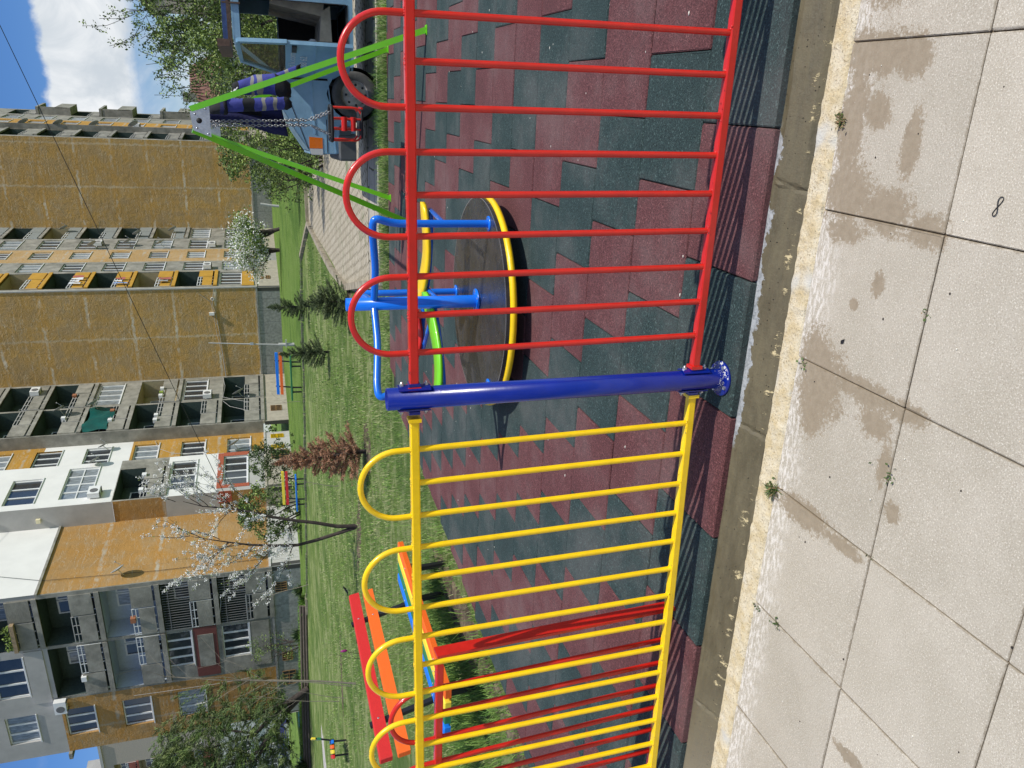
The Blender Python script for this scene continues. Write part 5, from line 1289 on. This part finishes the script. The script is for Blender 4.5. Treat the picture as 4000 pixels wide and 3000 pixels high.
# ---------------- block 1 (nearest)
b1 = empty('apartment_block', (0, 0, 0), BR, 'nearest apartment block, lower left storeys ochre and upper ones pale insulated render', 'apartment block', 'prefabricated apartment blocks')
TOP = FL[9]
F = FSo(33.9); mb = MB(); holes = []
winR = [(-35.4, -33.5, z+1.05, z+2.5) for z in FL[1:8]]; hR = [w+(.16,) for w in winR]
logs = [(-29.1, -26.05, z+.1, z+2.66, .05) for z in FL[:8]]; logs2 = [(-32.6, -29.3, z+.1, z+2.66, .05) for z in FL[2:4]]
winM = [(-31.6, -29.35, FL[0]+1.25, FL[0]+2.66), (-31.7, -29.35, FL[1]+1.4, FL[1]+2.72)]+[(-32.2, -29.6, z+1.05, z+2.5) for z in FL[4:8]]
holes = hR+logs+logs2+[w+(.12,) for w in winM]
wall(mb, F, -36.5, -32.75, 2.46, FL[4]-.16, holes, 0); wall(mb, F, -36.53, -32.75, FL[4]-.16, TOP, holes, 2)
wall(mb, F, -32.75, -25.8, 2.46, FL[4]-.16, holes, 1); wall(mb, F, -32.75, -25.8, FL[4]-.16, TOP, holes, 2)
G = FEa(-25.8); wall(mb, G, 33.9, 39.82, 2.46, FL[4]-.12, [], 0); wall(mb, FEa(-25.76), 33.86, 39.82, FL[4]-.12, TOP, [], 3)
for a, b in ((2.3, FL[4]-.12),): fbox(mb, F, -26.05, -25.81, a, b, .0, .05, 1)
mb.box(-25.82, -25.70, 33.8, 39.82, FL[4]-.24, FL[4]-.12, 5)
F2 = FSo(39.82); wall(mb, F2, -25.8, -24.46, 2.46, FL[3]-.15, [], 0); wall(mb, FSo(39.78), -25.8, -24.42, FL[3]-.15, TOP, [], 4)
wall(mb, FSo(39.79), -25.8, -24.44, FL[1]-.2, FL[2]-.1, [], 4)
M = FEa(-24.46)
wB = [(40.6, 44.0, FL[0]+1.0, FL[0]+2.4), (40.6, 43.9, FL[1]+1.15, FL[1]+2.6), (40.55, 44.0, FL[3]+1.05, FL[3]+2.7), (40.4, 43.1, FL[4]+1.1, FL[4]+2.65), (40.4, 43.1, FL[5]+1.1, FL[5]+2.6), (40.4, 43.1, FL[6]+1.1, FL[6]+2.6)]
hB = [w+(.14,) for w in wB]+[(39.95, 43.4, FL[2]+.1, FL[2]+2.66, .05)]
wall(mb, M, 39.82, 44.5, 2.46, FL[1]-.1, hB, 6, None); wall(mb, M, 39.82, 44.5, FL[1]-.1, FL[2], hB, 3); wall(mb, M, 39.82, 44.5, FL[2], FL[3]-.1, hB, 1); wall(mb, M, 39.82, 44.5, FL[3]-.1, TOP, hB, 3)
MS = FEa(-24.76); wS = [(44.85, 47.0, z+.85, z+2.3) for z in FL[:8]]; hS = [w+(.16,) for w in wS]
wall(mb, MS, 44.5, 47.5, 2.46, FL[3]-.35, hS, 7); wall(mb, MS, 44.5, 47.5, FL[3]-.35, FL[4]+1.9, hS, 3); wall(mb, MS, 44.5, 47.5, FL[4]+1.9, TOP, hS, 7)
mb.quad((-24.46, 44.5, 2.46), (-24.46, 44.5, TOP), (-24.76, 44.5, TOP), (-24.76, 44.5, 2.46), 3)
ML = FEa(-23.9); hL = [(47.6, 51.2, z+.1, z+2.66, .05) for z in FL[:8]]+[(51.4, 55.2, z+.1, z+2.66, .05) for z in FL[:8]]
hL = [h for h in hL if not (h[0] > 51 and (abs(h[2]-FL[3]-.1) < .01 or abs(h[2]-FL[1]-.1) < .01))]; wL = [(51.6, 54.9, FL[3]+.95, FL[3]+2.5), (51.6, 54.9, FL[1]+.95, FL[1]+2.5)]
wall(mb, ML, 47.5, 55.45, 2.46, TOP, hL+[w+(.10,) for w in wL], 1); mb.quad((-24.76, 47.5, 2.46), (-24.76, 47.5, TOP), (-23.9, 47.5, TOP), (-23.9, 47.5, 2.46), 1)
mb.quad((-36.5, 33.9, 0), (-36.5, 33.9, TOP), (-36.5, 48, TOP), (-36.5, 48, 0), 2); mb.quad((-36.5, 33.9, TOP), (-25.8, 33.9, TOP), (-25.8, 39.8, TOP), (-36.5, 39.8, TOP), 4); mb.quad((-36.5, 39.8, TOP), (-23.9, 39.8, TOP), (-23.9, 55.5, TOP), (-36.5, 55.5, TOP), 4)
mb.box(-36.9, -36.5, 33.7, 34.5, FL[4]-.3, FL[4]-.12, 5)
mb.build('wall', [OCH, CONC, CONCL, WHITEW, CONCL, CONC, CONCL, OCHB], b1)
plinth(b1, FSo(33.9), -36.4, -25.8, PLM, .2, .92, [(-27.5, -26.9, 1.6, 2.2), (-32.4, -31.8, 1.5, 2.05), (-34.2, -33.2, 1.4, 2.1)]); plinth(b1, FEa(-25.8), 33.9, 39.82, PLD, .2, .6); plinth(b1, FSo(39.82), -25.8, -24.46, PLB, .2); 
plinth(b1, FEa(-24.46), 39.82, 44.5, PLB, .2, 1.5, [(43.2, 44.3, 1.0, 2.0)]); plinth(b1, FEa(-24.76), 44.5, 47.5, PLD, .2, .7, [(45.1, 45.6, 1.2, 2.0), (46.6, 47.1, 1.2, 2.0)], YEL); plinth(b1, FEa(-23.9), 47.5, 55.4, PLB, .2, 1.6, [(49.0, 49.8, 1.2, 1.9)])
for i, w in enumerate(winR): window(b1, F, *w, .14, 3, gl(), split=None)
for w in winM[:2]: window(b1, F, *w, .10, 4, GLASS)
for w in winM[2:]: window(b1, F, *w, .10, 3, gl())
mb = MB(); fbox(mb, F, -32.6, -29.2, FL[1]+.12, FL[1]+1.3, .0, .03); fbox(mb, F, -32.55, -29.25, FL[1]+2.74, FL[1]+2.80, 0, .04); mb.build('coloured_panel', RPANEL, b1)
mb = MB(); fbox(mb, F, -31.9, -29.7, FL[1]+.32, FL[1]+1.12, .031, .05); mb.build('concrete_panel', CONC, b1); mb = MB(); fbox(mb, F, -32.4, -29.3, FL[0]+.2, FL[0]+1.15, .0, .05); mb.build('concrete_panel', CONC, b1)
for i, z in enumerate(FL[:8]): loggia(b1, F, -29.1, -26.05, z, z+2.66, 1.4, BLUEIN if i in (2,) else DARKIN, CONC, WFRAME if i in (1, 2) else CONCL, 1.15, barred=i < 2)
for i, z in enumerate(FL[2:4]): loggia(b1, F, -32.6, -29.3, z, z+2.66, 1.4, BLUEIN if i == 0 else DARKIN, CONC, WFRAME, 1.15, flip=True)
mb = MB(); fbox(mb, F, -32.75, -29.25, FL[4]+.1, FL[4]+.95, .0, .06); mb.build('concrete_panel', CONCL, b1)
mb = MB(); fbox(mb, F, -29.0, -27.3, FL[4]+1.02, FL[4]+1.2, .08, .32); pbx = mb.build('flower_box', pmat('wood_planter', (.35, .25, .15), .8), b1)
random.seed(5)
for k in range(5):
    mb = MB()
    for q in range(4): clump(mb, F(-28.8+.33*k+random.uniform(-.05, .05), FL[4]+1.2+.09*q, .2), .16, 14, .13, (0, 1))
    mb.build('trailing_plant', [LEAFY, LEAFM], pbx)
aircon(b1, F, -33.0, FL[3]+2.25, .8, .58)
for i, w in enumerate(wB): window(b1, M, *w, .12, 4 if i in (0, 1, 2) else 3, gl(), split=.5 if i == 2 else None)
mb = MB(); fbox(mb, M, 40.2, 44.4, FL[0]+2.42, FL[0]+2.75, 0, .03); fbox(mb, M, 44.02, 44.45, FL[0]+.9, FL[0]+2.42, 0, .03); fbox(mb, M, 40.2, 40.55, FL[0]+.9, FL[0]+2.42, 0, .03); fbox(mb, FSo(39.8), -25.2, -24.42, FL[0]+1.9, FL[0]+2.7, 0, .03); mb.build('brick_surround', BRICK, b1)
loggia(b1, M, 39.95, 43.4, FL[2], FL[2]+2.66, 1.3, DARKIN, CONC, CONCL, 1.1)
aircon(b1, M, 40.7, FL[3]+.55, .85, .6)
for w in wS: window(b1, MS, *w, .14, 3, gl())
for i, z in enumerate(FL[:8]):
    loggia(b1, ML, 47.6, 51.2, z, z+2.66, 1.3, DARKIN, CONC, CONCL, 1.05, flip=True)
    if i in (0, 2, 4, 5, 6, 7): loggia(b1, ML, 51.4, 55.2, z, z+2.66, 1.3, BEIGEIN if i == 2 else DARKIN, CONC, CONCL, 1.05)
for w in wL: window(b1, ML, *w, .08, 4, gl())
mb = MB(); T0 = []
for j in range(9):
    for i in range(9): T0.append(ML(47.7+3.4*i/8, FL[3]+1.1+1.5*j/8+.12*math.sin(i*.9), .06+.08*math.sin(i*1.3+j*.7)))
mb.add(T0, [(j*9+i, j*9+i+1, (j+1)*9+i+1, (j+1)*9+i) for j in range(8) for i in range(8)], 0, True); mb.build('loggia_tarpaulin', TARP, b1)
dish(b1, M, 44.2, FL[3]+1.4, .4, .40, -50); dish(b1, MS, 46.6, FL[3]+1.3, .4, .36, -50); dish(b1, MS, 45.4, FL[0]+1.9, .5, .55, -60) ; dish(b1, ML, 50.2, FL[4]+1.5, .6, .42, -50); dish(b1, ML, 50.8, FL[3]+2.4, .6, .42, -60)
dish(b1, FEa(-25.8), 34.6, FL[2]+1.8, .5, .42, -70); dish(b1, FEa(-25.8), 34.9, FL[0]+.9, .55, .42, -70); dish(b1, ML, 51.5, FL[0]+1.6, .5, .5, -45)
aircon(b1, ML, 51.9, FL[1]+.6, .8, .55); aircon(b1, ML, 54.0, FL[5]+.6, .8, .55)
CRM = pmat('cream_plastic', (.75, .68, .45), .5)
for (s, z) in ((-25.2, FL[4]+.8), (-24.9, FL[5]+.6), (-24.8, FL[5]+1.5)): mb = MB(); fbox(mb, FSo(39.78), s-.12, s+.12, z-.1, z+.12, .0, .14); mb.build('wall_lamp', CRM, b1)
mb = MB(); mb.tube([(-25.75, 34.6, 2.5), (-25.74, 34.65, 8.0), (-25.72, 34.9, 13.4), (-25.70, 36.2, 17), (-24.4, 41, 17.4)], .011, 5); mb.build('wall_cable', BLACKM, b1)
random.seed(44)
LC = [pmat('laundry_white', (.7, .71, .74), .9), pmat('laundry_blue', (.25, .35, .6), .9), pmat('laundry_red', (.4, .12, .1), .9), pmat('laundry_grey', (.3, .3, .3), .9)]
POT = pmat('clay_pot', (.35, .14, .07), .85)
def laundry(par, F, s0, z, n_):
    for k in range(n_):
        mb = MB(); a = s0+.55*k; w = random.uniform(.3, .5); h = random.uniform(.45, .95); V = []
        for j in range(6):
            for i in range(6): V.append(F(a+w*i/5, z-h*j/5, .22+.03*math.sin(i*1.9+j*.6+k)))
        mb.add(V, [(j*6+i, j*6+i+1, (j+1)*6+i+1, (j+1)*6+i) for j in range(5) for i in range(5)], 0, True); mb.build('laundry', random.choice(LC), par)
    mb = MB(); mb.tube([F(s0-.2, z+.01, .2), F(s0+.55*n_+.1, z+.01, .2)], .008, 4); mb.build('washing_line', BLACKM, par)
def box_on(par, F, s, z, m_, w=.3, h=.25):
    mb = MB(); fbox(mb, F, s, s+w, z, z+h, -.05, .2); mb.build('balcony_box', m_, par)
def drip_cable(par, F, pts):
    mb = MB(); mb.tube([F(s, z, .06) for s, z in pts], .016, 4); mb.build('wall_cable', CONCL, par)
for (s, z, m_) in ((48.4, FL[2]+1.05, WHITEP), (49.1, FL[2]+1.05, WHITEP), (52.2, FL[2]+1.05, WHITEP), (52.7, FL[2]+1.05, LEAFY), (53.4, FL[2]+1.05, WHITEP), (48.8, FL[3]+1.0, WHITEP), (50.2, FL[3]+1.05, POT), (53.0, FL[4]+1.0, POT), (49.5, FL[4]+1.05, WHITEP)): box_on(b1, ML, s, z, m_)
for (s, z, m_) in ((40.5, FL[2]+1.1, WHITEP), (42.2, FL[2]+1.1, WHITEP)): box_on(b1, M, s, z, m_)
for (s, z, m_) in ((-28.2, FL[2]+1.15, POT), (-31.6, FL[3]+1.1, WHITEP)): box_on(b1, F, s, z, m_)
drip_cable(b1, ML, [(55.2, 5.2), (53.5, 5.0), (51.6, 5.1), (51.0, 4.2), (50.4, 3.1)]); drip_cable(b1, ML, [(51.2, 5.2), (50, 4.6), (49.3, 3.6), (48.6, 2.8)]); drip_cable(b1, MS, [(47.3, 9.2), (46.2, 8.9), (45.4, 8.0), (45.2, 6.6)])
drip_cable(b1, F, [(-28.9, 5.2), (-27.6, 5.0), (-26.4, 5.25)]); drip_cable(b1, F, [(-33.2, 9.9), (-33.25, 8.4), (-33.3, 5.6), (-33.2, 3.2)])
# ---------------- block 2
b2 = empty('apartment_block', (0, 0, 0), BR, 'second apartment block with a blank ochre gable and orange balcony parapets', 'apartment block', 'prefabricated apartment blocks')
mb = MB(); F = FSo(55.45); wall(mb, F, -24.3, -17.0, 2.46, TOP, [], 0)
E_ = FEa(-17.0); bays = [(56.0, 59.7, 'log'), (59.9, 62.6, 'g'), (62.7, 66.2, 'o'), (66.3, 69.6, 'g'), (69.8, 73.5, 'log2')]
hol = []; ws = []
for k, z in enumerate(FL[:8]):
    for (a, b, t) in bays:
        if t.startswith('log'):
            if k == 0 or (t == 'log2' and k < 2): ws.append((a+.3, b-.3, z+.95, z+2.5, 4))
            else: hol.append((a, b, z+.1, z+2.66, .05))
        elif t == 'g': ws.append((a+.25, b-.25, z+1.0, z+2.45, 3))
        else: ws.append((a+.9, b-.6, z+1.05, z+2.4, 3))
allh = hol+[(a, b, c, d, .14) for (a, b, c, d, n_) in ws]
for (a, b, t), mt in zip(bays, (1, 1, 2, 1, 1)):
    a2 = 55.45 if t == 'log' else a-.1; b2_ = 73.6 if t == 'log2' else b+.1
    if a2 != 55.45: a2 = a-.05 if t != 'g' or a > 60 else a-.2
    wall(mb, E_, {'56.0': 55.45, '59.9': 59.8, '62.7': 62.65, '66.3': 66.25, '69.8': 69.7}[str(a)], {'56.0': 59.8, '59.9': 62.65, '62.7': 66.25, '66.3': 69.7, '69.8': 73.5}[str(a)], 2.46, TOP, allh, mt)
mb.quad((-24.3, 55.45, TOP), (-17, 55.45, TOP), (-17, 73.5, TOP), (-24.3, 73.5, TOP), 1)
mb.box(-17.02, -16.93, 55.40, 55.52, 2.4, TOP, 3); mb.box(-24.3, -16.95, 55.38, 55.6, TOP, TOP+.1, 1)
mb.build('wall', [OCHD, CONC, OCHB, CONCL], b2)
plinth(b2, F, -24.2, -17.0, PLM, .2, .9); plinth(b2, E_, 55.45, 62.65, PLB, .2, 1.2, [(57.5, 58.3, 1.4, 1.7), (57.5, 58.3, 1.9, 2.1)]); plinth(b2, E_, 62.65, 66.2, PLM, .2, 1.2); plinth(b2, E_, 66.3, 73.5, PLB, .2, 1.6)
for (a, b, c, d, n_) in ws: window(b2, E_, a, b, c, d, .12, n_, gl())
OPAR = pmat('orange_parapet', (.50, .27, .03), .8, var=.12, vscale=2)
for (a, b, c, d, _) in hol: loggia(b2, E_, a, b, c-.1, d, 1.3, BEIGEIN if int(c*10) % 3 == 0 else DARKIN, OPAR if a < 57 else pmat('blue_grey_parapet', (.24, .26, .25), .9, var=.15), WFRAME, 1.05, slab=OPAR if a < 57 else CONC)
mb = MB(); fbox(mb, E_, 55.9, 59.6, FL[0]+.1, FL[0]+.95, .0, .05); mb.build('orange_panel', OPAR, b2)
laundry(b2, E_, 56.4, FL[4]+1.1, 4); laundry(b2, E_, 56.6, FL[2]+1.0, 2); laundry(b2, E_, 56.3, FL[3]+1.05, 3)
for (s, z) in ((60.5, FL[1]+.4), (67.0, FL[1]+.3), (67.6, FL[4]+.6)): aircon(b2, E_, s, z)
for (s, z) in ((66.6, FL[4]+1.2), (67.4, FL[3]+1.5), (70.2, FL[3]+1.1), (71.6, FL[2]+1.2), (66.9, FL[2]+1.8), (72, FL[5]+1.4)): dish(b2, E_, s, z, .45, .45, -50)
mb = MB(); fbox(mb, F, -19.0, -18.8, 5.4, 5.75, .0, .18); mb.build('junction_box', WHITEP, b2)
mb = MB(); mb.lathe(F(-17.8, 5.45, .0), [(.12, 0), (.12, .05), (.085, .05), (.085, .0)], 16, axis=(0, -1, 0)); mb.build('wall_ring', WHITEP, b2)
for pts_ in ([(-17.0, 5.3), (-18.2, 5.5), (-18.9, 5.3), (-20.6, 5.15), (-22.5, 5.05), (-24.2, 4.95)], [(-17.4, 6.3), (-18.0, 5.6), (-18.9, 5.45), (-20.5, 5.35), (-22, 5.1), (-23.9, 5.0)]):
    mb = MB(); mb.tube([F(s, z, .04) for s, z in pts_], .018, 5); mb.build('wall_cable', CONCL, b2)
# ---------------- block 3
b3 = empty('apartment_block', (0, 0, 0), BR, 'third apartment block furthest back, blank brown gable with grey balconies on its right edge', 'apartment block', 'prefabricated apartment blocks')
mb = MB(); F = FSo(73.5); wall(mb, F, -17.0, -9.35, 2.46, TOP, [], 0); E3 = FEa(-9.35)
hol = []; ws = []
for k, z in enumerate(FL[:8]):
    hol.append((74.0, 77.6, z+.1, z+2.66, .05)); hol.append((88.5, 92.0, z+.1, z+2.66, .05)) ; ws.append((78.2, 80.6, z+1, z+2.45, 3)); ws.append((82.0, 83.8, z+1.05, z+2.4, 3)); ws.append((85.2, 87.8, z+1, z+2.45, 3))
ah = hol+[w[:4]+(.14,) for w in ws]
wall(mb, E3, 73.5, 81.3, 2.46, TOP, ah, 1); wall(mb, E3, 81.3, 84.6, 2.46, TOP, ah, 2); wall(mb, E3, 84.6, 92.6, 2.46, TOP, ah, 1)
mb.quad((-17, 73.5, TOP), (-9.35, 73.5, TOP), (-9.35, 92.6, TOP), (-17, 92.6, TOP), 1); mb.quad((-9.35, 92.6, 0), (-9.35, 92.6, TOP), (-17, 92.6, TOP), (-17, 92.6, 0), 1)
mb.build('wall', [OCHD, CONC, OCHB], b3); plinth(b3, F, -17.0, -9.35, PLM, .2, 1.5); plinth(b3, E3, 73.5, 92.6, PLB, .2, 1.6)
for (a, b, c, d, _) in hol: loggia(b3, E3, a, b, c-.1, d, 1.3, DARKIN, CONC, CONCL, 1.1, proj=.75 if a > 80 else .15)
for w in ws: window(b3, E3, w[0], w[1], w[2], w[3], .12, 3, gl())
for k, z in enumerate(FL[:8]):
    if k % 2 == 0: mb = MB(); fbox(mb, E3, 88.5, 92.0, z+.1, z+1.2, .62, .75); fbox(mb, E3, 88.5, 88.6, z+.1, z+2.6, .0, .75); mb.build('side_screen', CONC, b3)
mb = MB(); fbox(mb, E3, 77.7, 77.8, FL[0], FL[8], 0, .5); mb.build('dividing_fin', CONC, b3)
for (s, z) in ((78.0, FL[5]+1.8), (78.2, FL[4]+1.8), (79, FL[3]+1.5), (78.1, FL[6]+1.7)): dish(b3, E3, s, z, .6, .55, -60)
aircon(b3, E3, 80.9, FL[3]+1.2)
# ---------------- far block with red parapets (left edge of the scene)
REDP = pmat('faded_red_parapet', (.27, .08, .06), .85, var=.3, vscale=1); PINKW = pmat('pinkish_render', (.50, .40, .33), .9, var=.1, vscale=.5); GREYW = pmat('grey_cream_render', (.42, .37, .31), .9, var=.12)
b4 = empty('apartment_block', (0, 0, 0), BR, 'distant apartment block with red balcony parapets beyond the juniper', 'apartment block', 'prefabricated apartment blocks')
F = FSo(75); mb = MB(); hol = []; z4 = 3.2
for k in range(8):
    z = z4+2.8*k
    if k < 7: hol.append((-86.3, -82.6, z+.1, z+2.6, .05)); hol.append((-95.5, -91.5, z+.1, z+2.6, .05))
wall(mb, F, -87.0, -79.0, 2.0, z4+2.8*7+1.0, hol, 1); wall(mb, F, -100, -87.0, 2.0, z4+2.8*7+.4, hol, 0)
mb.quad((-79, 75, 2), (-79, 75, z4+20.6), (-79, 90, z4+20.6), (-79, 90, 2), 1); mb.box(-91.5, -86.5, 76, 80, z4+20, z4+23.5, 2); mb.box(-87.2, -78.8, 74.8, 75.2, z4+20.4, z4+20.7, 2)
mb.build('wall', [PINKW, GREYW, CONCL], b4)
for i, (a, b, c, d, _) in enumerate(hol): loggia(b4, F, a, b, c-.1, d, 1.3, BEIGEIN if i % 3 == 0 else GREYW, REDP, WFRAME, 1.15, slab=REDP, flip=i % 2 == 0, proj=.3 if a < -90 else .1)
for k in range(5): window(b4, F, -81.9, -80.2, z4+2.8*k+1.0, z4+2.8*k+2.4, .05, 2, gl())
# white low house under it and grey gable house at top right
hA = empty('white_house', (0, 0, 0), BR, 'white rendered low building seen under the juniper branches', 'building'); mb = MB(); F = FSo(66)
hw = [(-78.0, -75.6, 3.6, 5.0, .1), (-74.5, -72.0, 6.4, 8.0, .1), (-80.5, -79.2, 6.4, 8.0, .1), (-74.0, -72.4, 3.6, 5.0, .1), (-78.0, -75.6, 6.4, 8.0, .1)]
wall(mb, F, -84, -66.5, 1.5, 9.6, hw, 0); mb.quad((-66.5, 66, 1.5), (-66.5, 66, 9.6), (-66.5, 74, 9.6), (-66.5, 74, 1.5), 0); mb.quad((-84, 66, 9.6), (-66.5, 66, 9.6), (-66.5, 74, 9.6), (-84, 74, 9.6), 1); mb.build('wall', [WHITEW, CONCL], hA)
for w in hw: window(hA, F, *w[:4], .08, 3, gl())
mb = MB(); fbox(mb, F, -84, -66.5, 5.55, 5.7, 0, .12); mb.build('string_course', CONCL, hA)
hB_ = empty('grey_gable_house', (0, 0, 0), BR, 'large pale grey gable with a dark verge at the right edge of the scene', 'building')
mb = MB(); U0 = .65
mb.quad((U0, 70, 0), (9, 70, 0), (9, 70, 12.5), (9, 70, 12.5), 0) if False else mb.add([(U0, 70, 0), (14, 70, 0), (14, 70, 12.6), (4.9, 70, 12.2), (U0, 70, 8.8)], [(0, 1, 2, 3, 4)], 0)
mb.quad((U0, 70, 0), (U0, 70, 8.8), (U0, 82, 8.8), (U0, 82, 0), 0); mb.build('wall', GREYW, hB_)
mb = MB(); mb.obox((U0-.25, 69.7, 8.66), (4.9, 69.7, 12.32), .5, .22); mb.obox((4.9, 69.7, 12.3), (14, 69.7, 12.7), .5, .2); mb.add([(U0-.2, 69.8, 8.75), (4.9, 69.8, 12.4), (4.9, 82, 12.4), (U0-.2, 82, 8.75)], [(0, 1, 2, 3)]); mb.build('roof', pmat('dark_roof', (.07, .05, .045), .8), hB_)
hC = empty('tiled_roof_house', (0, 0, 0), BR, 'brown tiled roof of a low house behind the swing', 'house')
TILE = pmat('brown_roof_tiles', (.20, .10, .075), .85, var=.3, vscale=3, bump=.8, bscale=6, stretch=(1, 1, 1)); mb = MB()
ux = -4.9
mb.add([(ux-.2, 60, 4.2), (ux+3.6, 60, 3.6), (ux+2.2, 62, 6.0), (ux+.2, 62.2, 6.1), (ux-1.1, 61.6, 4.4)], [(0, 1, 2, 3), (0, 3, 4)], 0)
for k in range(14): t = k/13; mb.obox((ux-.2+3.8*t, 59.97, 4.2-.6*t), (ux+.2+2.0*t, 61.97, 6.12-.1*t), .10, .06)
mb.build('roof', TILE, hC)
mb = MB(); mb.box(ux-.4, ux+3.4, 60.1, 68, 0.5, 4.2); mb.build('wall', CONCL, hC); mb = MB(); mb.box(ux-.1, ux+.5, 61.5, 62.1, 5.2, 6.6); mb.build('chimney', CONC, hC)
# lamp mast on the lawn, sign post, overhead cable
MAST = pmat('pale_mast', (.45, .44, .42), .6)
lm = empty('slim_mast', (-9.7, 32.5, .6), 0, 'thin pale mast with a thicker concrete foot in front of the second block', 'mast'); mb = MB(); z0 = hz(-9.7, 32.5)
mb.tube([(-9.70, 32.5, z0), (-9.68, 32.5, 1.35)], .075, 10); mb.tube([(-9.68, 32.5, 1.3), (-9.58, 32.5, 2.8), (-9.47, 32.5, 4.25)], [.032, .028, .022], 8); mb.obox((-9.80, 32.45, z0+.35), (-9.45, 32.45, z0+.35), .07, .05); mb.build('pole', MAST, lm, (-9.7, 32.5, .6)); mb = MB(); mb.box(-9.62, -9.52, 32.4, 32.5, 2.40, 2.55); mb.build('clamp', GALV, lm, (-9.7, 32.5, .6))
mb = MB(); mb.tube([(-5.15, 44, .7), (-5.10, 44, 1.2), (-5.02, 44, 1.75)], .07, 8); tag(mb.build('concrete_stub_post', MAST), 'short leaning concrete post under the far blossom trees', 'post')
mb = MB(); pts_ = []
for i in range(41):
    t = i/40; pts_.append((2.6-10.9*t, 20+9*t, 7.35-2.35*t-.35*4*t*(1-t)+.25))
pts_ = [(9, 15, 10.2)]+pts_+[(-14, 34, 4.7), (-23.2, 52.0, 6.0)]
mb.tube([( 2.064+(2.064+7.36)*(-t), 20, 7.236-2.98*t) for t in (-.9, -.5, 0, .22, .45, .7, 1.0, 1.35)], .009, 5); tag(mb.build('overhead_cable', BLACKM), 'thin dark cable crossing the sky in front of the blocks', 'cable')
# cars far away
def sedan(x, y, z, rz, paint, label):
    root = empty('parked_car', (x, y, z), rz, label, 'car', 'cars parked by the far block'); mb = MB(); W2 = .85
    prof = [(-2.1, .35), (-2.15, .75), (-1.9, .92), (-1.2, .98), (-.75, 1.38), (-.1, 1.45), (.6, 1.42), (1.15, 1.0), (1.9, .88), (2.12, .70), (2.12, .35)]
    secs = [(-W2, .92), (-W2*.96, 1), (W2*.96, 1), (W2, .92)]
    for (ya, ka), (yb, kb_) in zip(secs, secs[1:]):
        for i in range(len(prof)): a, b = prof[i], prof[(i+1) % len(prof)]; mb.quad((a[0], ya, a[1]*ka), (b[0], ya, b[1]*ka), (b[0], yb, b[1]*kb_), (a[0], yb, a[1]*kb_))
    for y_, k in ((-W2, .92), (W2, .92)): mb.add([(a, y_, b*k) for a, b in prof], [tuple(range(len(prof)))])
    mb.build('body', paint, root); mb = MB()
    for y_ in (-W2-.006, W2+.006): mb.add([(-1.1, y_, .95), (-.72, y_, 1.24), (.0, y_, 1.29), (.0, y_, .93)], [(0, 1, 2, 3)]); mb.add([(.07, y_, .93), (.07, y_, 1.29), (.55, y_, 1.26), (.95, y_, .95)], [(0, 1, 2, 3)])
    mb.add([(.64, -.74, 1.43), (.64, .74, 1.43), (1.18, .78, 1.03), (1.18, -.78, 1.03)], [(0, 1, 2, 3)]); mb.build('windows', GLASS, root)
    for wx in (-1.3, 1.35):
        for wy in (-.8, .8):
            mb = MB(); s = 1 if wy > 0 else -1; mb.lathe((wx, wy, .32), [(.2, .07), (.31, .08), (.32, 0), (.31, -.08), (.0001, -.08)], 20, 0, axis=(0, s, 0)); mb.lathe((wx, wy, .32), [(.20, .07), (.17, .075), (.0001, .09)], 16, 1, axis=(0, s, 0)); mb.build('wheel', [BLACKR, GALV], root)
    mb = MB()
    for wy in (-.6, .6): mb.box(2.05, 2.13, wy-.18, wy+.18, .60, .74)
    mb.build('headlight', CLL, root)
sedan(-63.2, 66.5, 2.05, R_(180+30), pmat('navy_car_paint', (.012, .018, .12), .25, coat=.6), 'dark blue car parked beyond the juniper')
sedan(-70.9, 68.5, 2.05, R_(8), pmat('silver_car_paint', (.28, .30, .33), .3, metal=.5, coat=.5), 'grey silver car at the left edge of the lawn')
# pale blue low playground rail on the far lawn
mb = MB(); mb.box(-38, -36.8, 40.0, 40.2, 1.2, 1.35); mb.box(-41.3, -40.5, 40.0, 40.2, 1.25, 1.4)
for x in (-37.9, -36.9, -41.2, -40.6): mb.box(x-.03, x+.03, 40.05, 40.12, .9, 1.3)
tag(mb.build('low_play_beam', pmat('turquoise_paint', (.05, .45, .60), .5)), 'low turquoise play beam on the far lawn under the juniper', 'play equipment')
# hedge line far away to close the horizon
random.seed(99); mb = MB()
for k in range(700):
    X = random.uniform(-140, 60); Y = 100+random.uniform(-3, 3)+abs(X)*.1; z = hz(X, Y); clump(mb, (X, Y, z+random.uniform(0, 4.5)*random.random()), 1.2, 14, .7, (0, 1, 2))
o = mb.build('distant_trees', [LEAFM, LEAFD, LEAFY]); o['kind'] = 'stuff'
